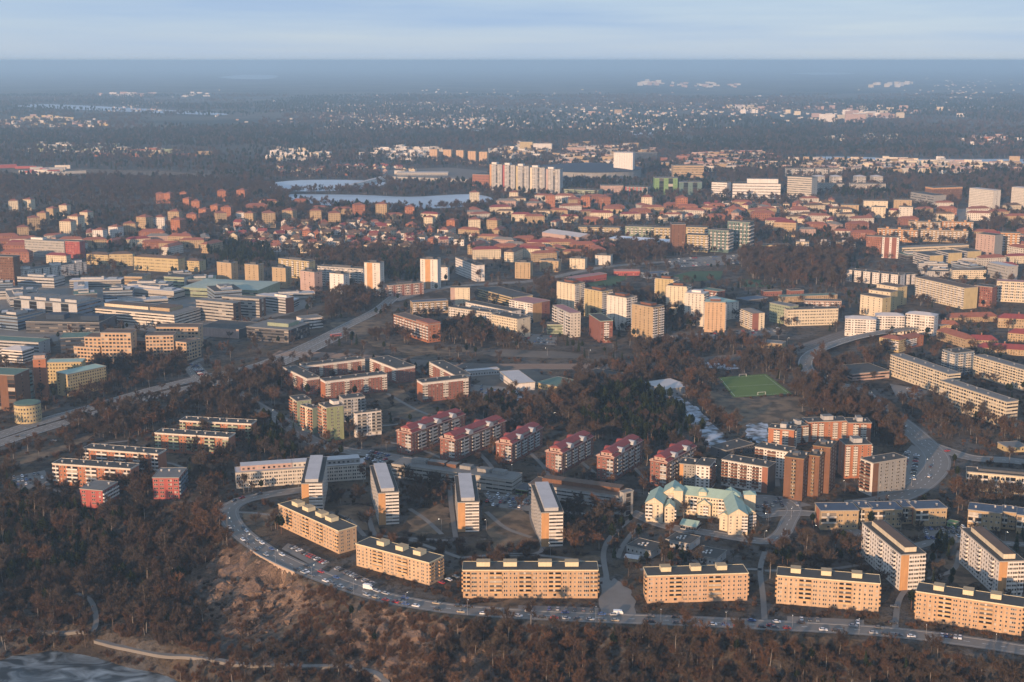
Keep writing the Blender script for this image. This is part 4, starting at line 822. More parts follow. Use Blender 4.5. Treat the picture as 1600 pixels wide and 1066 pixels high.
T('grey stepped block beside the orange-topped one', 1423, 300.5, 1459, 306, 316, 30, 4, 's*', 'grey')
for k, (x0, x1, y0, yb) in enumerate([(671, 683, 233.5, 251), (692.5, 705, 234, 252), (712.5, 724, 235, 253.5), (731, 743, 236.5, 256), (748.5, 761, 237.5, 258.5)]): T('slim peach tower in a row of five behind the white villas', x0, y0, x1, y0 + .2, yb, 18, 10, 'pwwp', 'beige', group='slim peach towers in a row', **TW)
for lab, x0, y0, x1, yb, w in [('ochre office in the far quarter', 812, 222, 832, 237, 'yellow'), ('far white ribbon-windowed block beside the ochre office', 833, 224.5, 862, 238, 'white'), ('far pink block beyond the white square tower', 886, 230.5, 915, 242, 'pinkwall'), ('far dark block behind the white square tower', 989, 239, 1027, 253, 'darkblue'),
                               ('far pink-white block above the arena roof', 902, 262, 934, 276, 'pinkwall'), ('broad pink hospital slab on the far ridge', 1321, 178.5, 1353, 191.5, 'pinkwall'), ('far white block beside the hospital slab', 1280, 178.5, 1305, 190.5, 'white'), ('small far tower on the wooded rise', 919, 174, 930, 182.5, 'pinkwall'), ('second small far tower on the wooded rise', 960, 171.5, 972, 177.5, 'tan')]:
    T(lab, x0, y0, x1, y0 + .2, yb, 30, 6, 'ww*', w, **OFF)
# arena with broad dark roof
def arena():
    x, y = G(925, 284); t = thing('arena', 'dark arena hall with broad low vaulted roof beside the five towers', 'arena', (x, y, 0)); n = 40; b = MB(); c = MB()
    def prof(r): return 22 + 10 * (1 - r * r)
    rx, ry = 135, 150
    ring = lambda r, z: [(rx * r * math.cos(2 * math.pi * i / n), ry + ry * r * math.sin(2 * math.pi * i / n), z) for i in range(n)]
    rs = [1.0, .8, .6, .4, .2]
    rr = [ring(r, prof(r)) for r in rs]
    for a, d in zip(rr[:-1], rr[1:]):
        for i in range(n): j = (i + 1) % n; c.poly([a[i], a[j], d[j], d[i]], 'darkblue')
    c.poly(rr[-1], 'darkblue')
    w0 = ring(.98, -1); w1 = ring(.98, 22.1)
    for i in range(n): j = (i + 1) % n; b.poly([w0[i], w0[j], w1[j], w1[i]], 'grey')
    b.obj('wall', t); c.obj('roof', t)
    FOOT.append([(x - rx, y), (x + rx, y), (x + rx, y + 2 * ry), (x - rx, y + 2 * ry)])
arena()

# --- point blocks with red hipped roofs on the wooded hill, and other repeated houses
def pt_proto(tag, w, d, h, fl, wall, rm, roof='hip', rh=3.2):
    """returns the three shared meshes of one kind of house, origin at the foot centre"""
    b = MB(); b.box(-w / 2, -d / 2, -1, w / 2, d / 2, h, wall, bottom=False)
    r0 = MB(); roof_pitched(r0, roof, w, d, h, rh, .5, rm, wall); r = MB(); r.add(r0, lambda p: (p[0] - w / 2, p[1] - d / 2, p[2]))
    g = MB(); fh = (h - .8) / fl
    for LEN, fx in ((w, lambda x: (x - w / 2, -d / 2, 1, 0)), (d, lambda x: (w / 2, x - d / 2, 0, 1)), (d, lambda x: (-w / 2, d / 2 - x, 0, -1))):
        nb = max(2, round(LEN / 3.4))
        for i in range(nb):
            x, y, c, s = fx((i + .5) * LEN / nb)
            for k in range(fl): g.add(pane_mb(1.2, 1.3), lambda p, x=x, y=y, c=c, s=s, k=k: (x + p[0] * c - p[1] * s, y + p[0] * s + p[1] * c, .6 + k * fh + .8 + p[2]))
    ch = MB(); ch.box(-.45, -.4, h + rh * .35, .45, .4, h + rh + .9, 'brick', bottom=False)
    return b.mesh('wall'), r.mesh('roof'), g.mesh('window_grid'), ch.mesh('chimney'), max(w, d), h
def put_house(P, name, label, cat, group, x, y, rz, sc=1.0):
    t = thing(name, label + ' near ' + near(x, y), cat, (x, y, 0), rz, group); t.scale = (sc, sc, sc)
    new_obj('wall', P[0], t); r = new_obj('roof', P[1], t); new_obj('window_grid', P[2], t, kind='stuff'); new_obj('chimney', P[3], r, (P[4] * .12, 0, 0))
    s = P[4] * .5 * sc; FOOT.append([(x - s, y - s), (x + s, y - s), (x + s, y + s), (x - s, y + s)])
PT = {k: pt_proto(k, 17, 15, 21, 7, w, rmk) for k, w, rmk in (('tan', 'tan', 'tileroof'), ('white', 'white', 'tileroof'), ('red', 'orangebrick', 'tileroof'), ('cream', 'cream', 'tileroof'))}
PL = {'tan': 'tan point block with red hipped roof', 'white': 'white point block with red hipped roof', 'red': 'brick-red point block with red hipped roof', 'cream': 'cream point block with red hipped roof'}
for x, ye, yb, w, k in [(155, 366, 381, 18, 'white'), (180, 360, 376, 18, 'white'), (202, 352, 372, 19, 'tan'), (225, 346, 363, 20, 'tan'), (249, 341, 361, 18, 'white'), (273, 337, 353, 19, 'tan'), (278, 351, 366, 19, 'red'), (286, 302, 314, 11, 'red'), (293, 310, 326, 13, 'red'), (306, 314, 331, 14, 'red'),
                        (319, 325, 345, 15, 'red'), (337, 322, 339, 15, 'red'), (354, 324, 344, 17, 'red'), (249, 308, 318, 13, 'red'), (263, 308, 318, 13, 'red'), (378, 307, 315, 15, 'red'), (346, 308, 315, 14, 'red'), (344, 338, 353, 17, 'tan'), (299, 343, 354, 16, 'red'), (66, 337, 351, 15, 'tan'), (51, 345, 361, 17, 'tan'),
                        (81, 331, 344, 15, 'tan'), (34, 357, 376, 17, 'tan'), (105, 354, 370, 20, 'cream'), (118, 345, 362, 20, 'cream'), (134, 337, 351, 16, 'cream'), (100, 326, 338, 14, 'cream'), (419, 338, 356, 24, 'tan'), (452, 332, 351, 19, 'tan'), (493, 332, 351, 19, 'tan'), (522, 336, 356, 20, 'tan'), (597, 328, 341, 20, 'tan'),
                        (741, 348, 366, 20, 'cream'), (772, 354, 367, 20, 'tan'), (707, 346, 363, 16, 'red'), (671, 347, 358, 16, 'cream'), (741, 309, 318, 15, 'cream'), (803, 305, 318, 15, 'cream'), (390, 336, 352, 16, 'tan'), (375, 334, 349, 14, 'white'), (860, 315, 324, 16, 'red'), (916, 313, 326, 16, 'red'), (945, 315, 327, 16, 'red'), (895, 318, 328, 14, 'tan'),
                        (1012, 314, 329, 24, 'cream'), (1065, 318, 330, 20, 'red'), (640, 330, 342, 16, 'red'), (560, 330, 341, 18, 'red'), (20, 318, 331, 14, 'cream'), (44, 314, 329, 14, 'cream')]:
    X, Y = G(x, yb); dist = math.hypot(math.hypot(X, Y), CAM_H); sc = min(1.25, max(.6, w * dist / F_PX / 18.5))
    put_house(PT[k], 'point_block', PL[k], 'point block', 'point blocks with red hipped roofs', X, Y + 8, rnd.uniform(-.5, .5), sc)
# bars with red roofs through the town
BR = {k: pt_proto(k, 36, 12, 12.5, 4, w, rmk, 'hip', 3.6) for k, w, rmk in (('a', 'tan', 'tileroof'), ('b', 'cream', 'redroof'), ('c', 'offwhite', 'tileroof'), ('d', 'brick', 'tileroof'), ('e', 'cream', 'brownroof'), ('f', 'pinkwall', 'greyroof'))}
BRL = {'a': 'long tan row house under a tiled roof', 'b': 'long cream row house under a dark red roof', 'c': 'long white row house under a tiled roof', 'd': 'long brick row house under a tiled roof', 'e': 'long cream row house under a brown roof', 'f': 'long pink-grey row house under a grey roof'}
bars = [(673, 345, 'b'), (535, 337, 'a'), (500, 333, 'a'), (745, 396, 'a'), (790, 397, 'd'), (850, 409, 'a'), (765, 382, 'a'), (735, 372, 'a'), (700, 371, 'c'), (760, 405, 'b'), (835, 349, 'a'), (815, 346, 'b'), (890, 348, 'b'), (940, 345, 'b'), (985, 345, 'b'), (870, 356, 'c'), (920, 340, 'a'), (960, 334, 'd'), (1050, 328, 'd'), (1075, 333, 'd'),
        (1150, 338, 'd'), (1200, 335, 'a'), (1255, 352, 'b'), (1275, 362, 'd'), (1300, 355, 'b'), (1340, 362, 'd'), (1360, 347, 'd'), (1240, 363, 'c'), (1320, 372, 'c'), (1160, 326, 'a'), (1110, 334, 'a'), (30, 393, 'b'), (70, 398, 'b'), (25, 410, 'd'), (180, 386, 'd'), (215, 386, 'b'), (238, 389, 'd'), (300, 388, 'a'), (265, 392, 'a'), (330, 394, 'a'), (90, 412, 'b'),
        (1250, 335, 'c'), (1420, 352, 'd'), (1350, 377, 'd'), (1560, 342, 'a'), (1590, 350, 'a'), (1480, 336, 'd'), (1530, 345, 'c'), (1000, 340, 'd'), (880, 393, 'a'), (820, 384, 'd'), (860, 388, 'c'), (910, 395, 'd'), (780, 370, 'a'), (1590, 412, 'b'), (1585, 395, 'a'), (1120, 347, 'd'), (1020, 336, 'a'), (400, 332, 'd'), (470, 322, 'd'), (420, 325, 'a'), (615, 345, 'a'), (1300, 322, 'a'), (1265, 320, 'c')]
for x, yb, k in bars:
    X, Y = G(x, yb); put_house(BR[k], 'row_house', BRL[k], 'row house', 'row houses in the red-roofed quarter', X, Y + 6, rnd.choice((-.35, -.1, .1, .3, 1.2)) + rnd.uniform(-.1, .1), rnd.uniform(.85, 1.2))
def fill_zone(px, n, protos, labels, name, cat, group, gap, tries=3000, sc=(.85, 1.2)):
    Z = [G(*p) for p in px]; xs_ = [p[0] for p in Z]; ys_ = [p[1] for p in Z]; k = 0
    for _ in range(tries):
        if k >= n: return
        x, y = rnd.uniform(min(xs_), max(xs_)), rnd.uniform(min(ys_), max(ys_))
        if not inside(np.array([[x, y]]), Z)[0]: continue
        if any(min(q[0] for q in f) - gap < x < max(q[0] for q in f) + gap and min(q[1] for q in f) - gap < y < max(q[1] for q in f) + gap for f in FOOT): continue
        i = rnd.choice(list(protos)); put_house(protos[i], name, labels[i], cat, group, x, y, rnd.choice((-.35, -.1, .1, .3, 1.2, -1.2)) + rnd.uniform(-.1, .1), rnd.uniform(*sc)); k += 1
for px, n in (([(1190, 330), (1600, 322), (1610, 345), (1420, 345), (1340, 358), (1240, 372), (1190, 372)], 26), ([(1530, 370), (1610, 370), (1610, 435), (1545, 432)], 9), ([(740, 335), (1050, 330), (1200, 320), (1200, 345), (1050, 345), (900, 352), (740, 345)], 22), ([(740, 380), (960, 385), (940, 405), (740, 408)], 12), ([(0, 375), (150, 372), (330, 375), (330, 400), (130, 395), (0, 402)], 16), ([(780, 318), (880, 312), (1000, 310), (1000, 325), (800, 330)], 10)):
    fill_zone(px, n, BR, BRL, 'row_house', 'row house', 'row houses in the red-roofed quarter', 14)
OFP = {}
for k, (w, d, h, fl_, wl, rf) in {'a': (56, 24, 12, 3, 'lightgrey', 'greyroof'), 'b': (40, 30, 15, 4, 'bluegrey', 'bitumen'), 'c': (70, 20, 10, 3, 'concrete', 'paleroof'), 'd': (36, 36, 9, 2, 'darkgrey', 'greenroof')}.items():
    b = MB(); b.box(-w / 2, -d / 2, -1, w / 2, d / 2, h, wl, bottom=False); r = MB(); r.box(-w / 2 - .3, -d / 2 - .3, h + .01, w / 2 + .3, d / 2 + .3, h + .5, 'trim', top=rf); r.box(-w * .3, -d * .2, h + .51, w * .15, d * .25, h + 3.2, 'lightgrey', top='greyroof'); r.box(w * .22, -d * .2, h + .51, w * .4, d * .2, h + 2.4, 'bluegrey', top='paleroof')
    g = MB(); fh = (h - 1) / fl_
    for i in range(fl_):
        z = .9 + i * fh; o = .1
        for q in ([(-w / 2, -d / 2 - o, z), (w / 2, -d / 2 - o, z), (w / 2, -d / 2 - o, z + 1.5), (-w / 2, -d / 2 - o, z + 1.5)], [(w / 2 + o, -d / 2, z), (w / 2 + o, d / 2, z), (w / 2 + o, d / 2, z + 1.5), (w / 2 + o, -d / 2, z + 1.5)], [(-w / 2 - o, d / 2, z), (-w / 2 - o, -d / 2, z), (-w / 2 - o, -d / 2, z + 1.5), (-w / 2 - o, d / 2, z + 1.5)]): g.poly(q, 'glass')
    c = MB(); c.box(-1.5, -1.5, h + .4, 1.5, 1.5, h + 4.4, 'metal', bottom=False); OFP[k] = (b.mesh('wall'), r.mesh('roof'), g.mesh('window_grid'), c.mesh('chimney'), max(w, d), h)
OFL = {'a': 'low pale grey office with roof plant', 'b': 'low blue-grey office with dark flat roof', 'c': 'long low concrete office with pale roof', 'd': 'low square dark workshop with greenish roof'}
fill_zone([(-10, 445), (150, 440), (290, 436), (460, 455), (470, 480), (390, 500), (320, 503), (250, 500), (130, 500), (60, 508), (-10, 530)], 22, OFP, OFL, 'office_building', 'office building', 'low offices of the business district', 9, 6000, (.7, 1.1))
fill_zone([(1410, 400), (1560, 400), (1600, 440), (1440, 428)], 7, OFP, OFL, 'office_building', 'office building', 'low offices of the business district', 8, 3000, (.6, .9))
VP = [pt_proto('v%d' % i, 11 + (i % 3), 9, 6.8 + (i % 2) * .8, 2, w, rmk, rf, 3.2) for i, (w, rmk, rf) in enumerate([('white', 'tileroof', 'gable'), ('white', 'bitumen', 'gable'), ('cream', 'brownroof', 'hip'), ('pinkwall', 'redroof', 'gable'), ('orangebrick', 'tileroof', 'hip'), ('cream', 'brownroof', 'gable')])]
VL = ['white villa with red gabled roof', 'white villa with dark gabled roof', 'cream villa with brown hipped roof', 'pink villa with dark red roof', 'brick villa with red hipped roof', 'cream villa with brown gabled roof']
nv = 0
for zone, n in ((((370, 352), (560, 350), (700, 362), (760, 378), (640, 395), (430, 395), (345, 372)), 125), (((960, 326), (1200, 318), (1330, 326), (1330, 346), (1180, 348), (1000, 350)), 45), (((430, 262), (640, 262), (660, 272), (430, 277)), 55), (((880, 380), (960, 385), (950, 396), (870, 392)), 14)):
    Z = [G(*p) for p in zone]; xs_ = [p[0] for p in Z]; ys_ = [p[1] for p in Z]; k = 0; placed = []
    for _ in range(6000):
        if k >= n: break
        x, y = rnd.uniform(min(xs_), max(xs_)), rnd.uniform(min(ys_), max(ys_))
        if not inside(np.array([[x, y]]), Z)[0]: continue
        if any((x - a) ** 2 + (y - b) ** 2 < 19 ** 2 for a, b in placed): continue
        if any(min(q[0] for q in f) - 6 < x < max(q[0] for q in f) + 6 and min(q[1] for q in f) - 6 < y < max(q[1] for q in f) + 6 for f in FOOT): continue
        i = rnd.randrange(6); put_house(VP[i], 'villa', VL[i], 'villa', 'villas among the hill gardens', x, y, rnd.choice((0, 1.57, .5, -.5)) + rnd.uniform(-.2, .2), rnd.uniform(1.05, 1.4)); placed.append((x, y)); k += 1
# far settlements: thousands of houses read as pale specks
def far_town():
    b = MB()
    def spot(px, py, w, d, h, wall, rm): 
        x, y = G(px, py); n = MB(); n.box(-w / 2, -d / 2, 0, w / 2, d / 2, h, wall, top=rm, bottom=False)
        a = rnd.uniform(-.6, .6); c, s = math.cos(a), math.sin(a); b.add(n, lambda p: (x + p[0] * c - p[1] * s, y + p[0] * s + p[1] * c, p[2]))
    def field(x0, x1, y0, y1, n, ws=('white', 'offwhite', 'cream', 'pinkwall'), rs=('paleroof', 'tileroof', 'bitumen', 'greyroof'), size=(7, 13), hh=(5, 8)):
        for _ in range(n):
            px = rnd.gauss((x0 + x1) / 2, (x1 - x0) / 4.2); py = rnd.uniform(y0, y1)
            dist = G(px, py)[1]; m = max(1, dist / 4500) ** .35
            spot(px, py, rnd.uniform(*size) * m, rnd.uniform(8, 14) * m, rnd.uniform(*hh) * m ** .5, rnd.choice(ws), rnd.choice(rs))
    field(470, 860, 160, 203, 560); field(830, 1130, 160, 207, 260); field(300, 1300, 140, 205, 200); field(1080, 1240, 150, 180, 60); field(1120, 1400, 160, 190, 90); field(1400, 1600, 120, 175, 120); field(160, 260, 160, 175, 40); field(480, 620, 170, 185, 60)
    field(560, 690, 233, 252, 60, ('white', 'offwhite'), ('paleroof', 'greyroof'), (14, 30), (9, 15)); field(400, 520, 234, 252, 50, ('white', 'offwhite', 'cream'), ('paleroof', 'tileroof'), (14, 30), (8, 13)); field(40, 240, 228, 244, 60, ('concrete', 'offwhite', 'sage'), ('paleroof', 'greyroof'), (16, 40), (9, 16)); field(0, 160, 183, 200, 50, ('offwhite', 'pinkwall', 'yellow'), ('paleroof', 'greyroof'), (18, 40), (9, 16))
    field(1150, 1600, 252, 272, 240, ('pinkwall', 'offwhite', 'tan', 'cream'), ('paleroof', 'tileroof', 'pinkroof'), (14, 40), (9, 16)); field(1500, 1600, 214, 228, 45, ('pinkwall', 'white', 'orangebrick'), ('tileroof', 'paleroof'), (14, 26), (8, 12)); field(1290, 1430, 212, 222, 40, ('concrete', 'offwhite'), ('paleroof',), (16, 30), (8, 12))
    field(860, 1000, 228, 262, 90, ('pinkwall', 'tan', 'offwhite'), ('tileroof', 'paleroof', 'greyroof'), (16, 50), (10, 18)); field(1040, 1200, 243, 268, 110, ('pinkwall', 'tan', 'offwhite', 'brick'), ('tileroof', 'paleroof', 'greyroof'), (16, 50), (10, 18)); field(770, 860, 226, 250, 45, ('offwhite', 'tan'), ('paleroof', 'greyroof'), (16, 40), (10, 16))
    field(1340, 1440, 132, 137, 14, ('white', 'cream'), ('paleroof',), (26, 40), (22, 34)); field(990, 1040, 127, 134, 10, ('pinkwall', 'offwhite'), ('paleroof',), (30, 50), (24, 36)); field(1040, 1180, 130, 137, 34, ('pinkwall', 'offwhite'), ('paleroof',), (18, 34), (12, 20)); field(1245, 1450, 170, 186, 40, ('white', 'cream', 'pinkwall'), ('paleroof', 'greyroof'), (24, 50), (16, 26))
    field(160, 250, 147, 152, 14, ('white', 'pinkwall'), ('paleroof',), (30, 60), (14, 22)); field(1140, 1210, 165, 178, 20, ('white', 'cream', 'pinkwall'), ('paleroof',), (24, 40), (16, 22)); field(280, 340, 143, 152, 10, ('white',), ('paleroof',), (20, 40), (8, 14)); field(0, 120, 262, 276, 22, ('concrete', 'offwhite', 'red'), ('paleroof', 'greyroof'), (20, 60), (6, 10)); field(130, 320, 235, 246, 24, ('tan', 'brick', 'cream'), ('greyroof', 'tileroof'), (24, 70), (8, 12))
    b.obj('distant_town', kind='stuff', label='pale far-off houses and blocks scattered through the hazy woods', cat='town')
far_town()

# ------------------------------------------------------------------ roads, paths, fields, water
LINES = []                                             # (polyline, half width) kept clear of trees
def smooth(pts, n=6):
    P = [np.array(p, float) for p in pts]; P = [2 * P[0] - P[1]] + P + [2 * P[-1] - P[-2]]; out = []
    for i in range(1, len(P) - 2):
        for k in range(n):
            t = k / n; a, b, c, d = P[i - 1:i + 3]
            out.append(.5 * ((2 * b) + (c - a) * t + (2 * a - 5 * b + 4 * c - d) * t * t + (3 * b - a - 3 * c + d) * t ** 3))
    out.append(P[-2]); return np.array(out)
def normals(P):
    d = np.gradient(P, axis=0); d /= np.linalg.norm(d, axis=1)[:, None] + 1e-9; return np.stack([-d[:, 1], d[:, 0]], 1)
def strip_mb(b, P, o0, o1, z0, key, z1=None, h=None):
    N = normals(P); A = P + N * o0; B = P + N * o1
    for i in range(len(P) - 1):
        za, zb = (z0[i], z0[i + 1]) if hasattr(z0, '__len__') else (z0, z0)
        if h:
            b.poly([(*A[i], za + h), (*B[i], za + h), (*B[i + 1], zb + h), (*A[i + 1], zb + h)][::-1], key)
            for Q, f in ((A, 0), (B, 1)):
                q = [(*Q[i], za - .3), (*Q[i + 1], zb - .3), (*Q[i + 1], zb + h), (*Q[i], za + h)]; b.poly(q if f else q[::-1], key)
        else: b.poly([(*A[i], za), (*B[i], za), (*B[i + 1], zb), (*A[i + 1], zb)][::-1], key)
def road(name, px, w, z=.12, lanes=2, kerb=True, walk=0.0, key='asphalt', world=False, dash=True, edge=False, n=6, zs=None):
    P = smooth([p if world else G(*p) for p in px], n); LINES.append((P, w / 2 + walk + 1.0)); zz = z if zs is None else np.interp(np.linspace(0, 1, len(P)), np.linspace(0, 1, len(zs)), zs)
    b = MB(); strip_mb(b, P, -w / 2, w / 2, zz, key); o = b.obj(name, kind='structure')
    zadd = (lambda q: zz + q)
    if kerb:
        for s in (-1, 1):
            k = MB(); a = s * w / 2; strip_mb(k, P, min(a, a + s * .3), max(a, a + s * .3), zz, 'kerb', h=.14); k.obj('kerb', o)
            if walk:
                k = MB(); a = s * (w / 2 + .3); strip_mb(k, P, min(a, a + s * walk), max(a, a + s * walk), zadd(.10), 'footway'); k.obj('pavement', o)
    if dash:
        d = MB(); L = np.concatenate([[0], np.cumsum(np.linalg.norm(np.diff(P, axis=0), axis=1))]); tot = L[-1]; t = 0
        zl = zz if hasattr(zz, '__len__') else np.full(len(P), zz)
        offs = [w * (i / lanes - .5) for i in range(1, lanes)]
        while t < tot - 4:
            q = np.array([[np.interp(v, L, P[:, 0]), np.interp(v, L, P[:, 1])] for v in (t, t + 3)]); dz = np.interp(t, L, zl) + .02; u = (q[1] - q[0]) / (np.linalg.norm(q[1] - q[0]) + 1e-9); nn = np.array((-u[1], u[0])) * .12
            for of in offs:
                c = q + np.array((-u[1], u[0])) * of; d.poly([(*(c[0] - nn), dz), (*(c[1] - nn), dz), (*(c[1] + nn), dz), (*(c[0] + nn), dz)], 'paint')
            t += 9
        if edge:
            for s in (-1, 1): strip_mb(d, P, s * (w / 2 - .6) - .1, s * (w / 2 - .6) + .1, zadd(.02), 'paint')
        d.obj('lane_marking', o, kind='stuff')
    return P, o
street_P, street_o = road('road', STREET_PX, 9.5, .14, 2, True, 1.8)
HW_A = [(-260, 770), (-120, 728), (-20, 694), (60, 668), (150, 642), (240, 616), (320, 597), (395, 581), (450, 561), (500, 538), (545, 515), (590, 492), (616, 472), (640, 458)]
road('motorway', [(x, y - 7.5) for x, y in HW_A], 14.5, .16, 3, True, 0, edge=True)
road('motorway', [(x, y + 6.5 * (1 - i / 14)) for i, (x, y) in enumerate(HW_A[:11])], 13.5, .2, 3, True, 0, edge=True)
road('road', [(366, 612), (400, 634), (440, 658), (490, 690), (540, 704), (600, 712), (650, 722), (720, 738), (800, 757), (830, 766)], 11, .13, 2, True, 1.6)
road('road', [(362, 600), (320, 600), (295, 575), (318, 560)], 7, .22, 2, False)
road('road', [(616, 470), (680, 452), (760, 444), (840, 438), (940, 418), (1030, 410), (1130, 402), (1200, 390)], 16, .14, 4, False)
road('road', [(1480, 516), (1400, 526), (1340, 535), (1300, 545), (1268, 557), (1258, 570), (1268, 585), (1300, 598), (1330, 606)], 13, .26, 2, True, 0, edge=True, zs=[8, 7, 5, 3, 1, .26, .26])
road('road', [(1330, 606), (1350, 618), (1385, 644), (1412, 664), (1440, 688), (1462, 712), (1462, 732), (1445, 752), (1418, 770), (1380, 783), (1330, 790)], 16, .15, 3, True, 1.5)
road('road', [(1440, 690), (1475, 703), (1520, 716), (1580, 720), (1650, 730)], 12, .13, 2, True, 1.5)
road('road', [(985, 800), (1040, 822), (1100, 832), (1160, 842), (1200, 846), (1222, 834), (1232, 815), (1240, 795), (1215, 780), (1150, 776)], 8, .13, 2, True, 1.2)
road('road', [(1186, 806), (1230, 802), (1285, 806), (1330, 830), (1360, 838)], 9, .14, 2, True, 1.0)
road('road', [(790, 775), (850, 795), (920, 803), (985, 803)], 7, .125, 2, False, 0)
road('road', [(1410, 860), (1470, 845), (1540, 848), (1620, 852)], 8, .125, 2, False, 0)
for p in ([(985, 812), (955, 838), (943, 865), (948, 905), (952, 962)], [(1000, 818), (975, 850), (965, 872)], [(988, 962), (982, 935), (975, 920)], [(1195, 972), (1192, 930), (1188, 890), (1195, 862)], [(1398, 985), (1404, 940), (1420, 915)],
          [(575, 800), (583, 830), (600, 838), (700, 845)], [(702, 745), (705, 790), (712, 840)], [(830, 785), (832, 815), (845, 862), (760, 868)], [(345, 800), (400, 802), (435, 808)], [(605, 615), (650, 640), (690, 655)], [(0, 805), (0, 806)][:0],
          [(600, 690), (650, 700), (700, 720)], [(515, 800), (545, 812), (570, 838)], [(640, 795), (665, 812), (690, 835)], [(630, 840), (680, 858), (720, 872)], [(760, 800), (790, 825), (830, 840)], [(720, 872), (800, 866), (880, 872), (940, 885)], [(1000, 890), (1080, 888), (1190, 890)], [(1195, 892), (1290, 890), (1360, 880)], [(1450, 905), (1490, 890), (1500, 860)], [(820, 700), (850, 730), (860, 750)], [(900, 715), (930, 740)], [(730, 690), (760, 720), (775, 740)], [(985, 725), (1010, 750)], [(560, 660), (600, 665), (640, 660)], [(100, 770), (60, 760)], [(220, 720), (270, 725), (310, 745)], [(1250, 690), (1215, 720), (1215, 760)], [(150, 695), (190, 690), (215, 688)], [(750, 610), (770, 640), (810, 660)], [(1010, 640), (1050, 660), (1075, 700)]):
    if p: road('path', p, 3.2, .10, 1, False, 0, key='footway', dash=False)
def path_on_slope(pts, w):
    P = smooth([GT(*p) for p in pts], 8); z = terrain(P[:, 0], P[:, 1]); z = np.convolve(np.pad(z, 3, 'edge'), np.ones(7) / 7, 'valid') + .9
    LINES.append((P, w)); b = MB(); strip_mb(b, P, -w / 2, w / 2, z, 'footway'); strip_mb(b, P, -w / 2 - .02, -w / 2, z - 1.5, 'footway', h=1.49); b.obj('path', kind='structure')
path_on_slope([(150, 1002), (215, 1016), (290, 1028), (380, 1040), (470, 1042), (540, 1042), (575, 1050), (600, 1064), (612, 1085)], 3.4)
path_on_slope([(0, 990), (60, 986), (120, 988), (146, 985), (150, 965), (140, 940), (120, 930)], 3)
# railway corridor
RAIL = [(430, 552), (560, 558), (700, 571), (850, 573), (1000, 571), (1120, 561), (1240, 548), (1330, 520), (1420, 500)]
Pr = smooth([G(*p) for p in RAIL]); LINES.append((Pr, 13)); b = MB(); strip_mb(b, Pr, -13, 13, .09, 'gravel'); ro = b.obj('railway', kind='structure')
for o in (-9, -4.5, 0, 4.5, 9):
    k = MB(); strip_mb(k, Pr, o - 1.3, o + 1.3, .13, 'footway')
    for s in (-.75, .75): strip_mb(k, Pr, o + s - .08, o + s + .08, .14, 'rail', h=.16)
    k.obj('track', ro)
# bridge carrying the street over the gap in the cliff
bs = thing('street_bridge', 'short concrete bridge carrying the lakeside street over a gap in the cliff', 'bridge', (*G(438, 880), 0))
i0 = int(np.argmin(((street_P - np.array(G(405, 856))) ** 2).sum(1))); i1 = int(np.argmin(((street_P - np.array(G(474, 891))) ** 2).sum(1)))
seg = street_P[i0:i1 + 1] - np.array(G(438, 880)); mat('abut', (.45, .33, .24), .85, .25, .3)
SGN = -1.0 if np.dot(normals(seg)[len(seg) // 2], np.array([0, -1.0])) < 0 else 1.0
a_, b2 = sorted((SGN * 6.9, SGN * 7.3)); k = MB(); strip_mb(k, seg, a_, b2, -1.4, 'abut', h=2.3); k.obj('girder', bs)
k = MB(); a_, b2 = sorted((SGN * 6.8, SGN * 7.4)); strip_mb(k, seg, a_, b2, .95, 'kerb', h=.15); k.obj('handrail', bs)
for ii in (2, len(seg) - 3):
    q = seg[ii] + normals(seg)[ii] * SGN * 5.5; k = MB(); k.box(q[0] - 2.6, q[1] - 2.2, -16, q[0] + 2.6, q[1] + 2.2, -1.2, 'abut'); k.obj('abutment', bs)

def field(name, px, key, z=.1, **kw): 
    pts = [G(*p) for p in px]
    if name in ('lawn', 'ice_patch', 'yard'):
        q = smooth(pts + pts[:1], 7)[:-1]; c = q.mean(0); k = np.arange(len(q)); pts = [tuple(c + (v - c) * (1 + .10 * math.sin(i * 1.7 + c[0]) + .07 * math.sin(i * .73 + c[1]))) for i, v in enumerate(q)]
    POLYS.append(pts); return sheet(name, pts, z, key, **kw)
POLYS = []
pf = field('football_pitch', [(1122, 590), (1197, 584.5), (1238, 616), (1146, 621.5)], 'pitch', .14)
def pitch_lines():
    q = [np.array(G(*p)) for p in [(1126, 591.5), (1195, 586.5), (1232, 615), (1148, 619.5)]]; b = MB()
    def ln(a, c, w=.10):
        d = (c - a) / np.linalg.norm(c - a); n_ = np.array((-d[1], d[0])) * w; b.poly([(*(a - n_), .16), (*(c - n_), .16), (*(c + n_), .16), (*(a + n_), .16)], 'paint')
    for i in range(4): ln(q[i], q[(i + 1) % 4])
    ln((q[0] + q[3]) / 2, (q[1] + q[2]) / 2); b.obj('line_marking', pf)
    for a, c in ((q[0], q[1]), (q[3], q[2])):
        m = (a + c) / 2; u = (c - a) / np.linalg.norm(c - a); t = thing('goal', 'white football goal on the green pitch', 'goal', (m[0], m[1], .15), math.atan2(u[1], u[0]), 'football goals'); k = MB()
        for x in (-3.6, 3.6): k.tube((x, 0, 0), (x, 0, 2.5), .12, .12, 'paint'); k.tube((x, 0, 2.5), (x, 1.6, 0), .06, .06, 'paint')
        k.tube((-3.6, 0, 2.44), (3.6, 0, 2.44), .12, .12, 'paint'); k.obj('frame', t)
pitch_lines()
mat('drygrass', (.19, .13, .078), .95, .4, .25, False, col2=(.075, .055, .037)); mat('ice', (.44, .48, .54), .6, .3, .35, False, col2=(.085, .07, .055)); mat('sportgreen', (.045, .085, .035), .95, .3, .02, False)
mat('dirt', (.16, .125, .095), .95, .35, .06, False, col2=(.10, .085, .07))
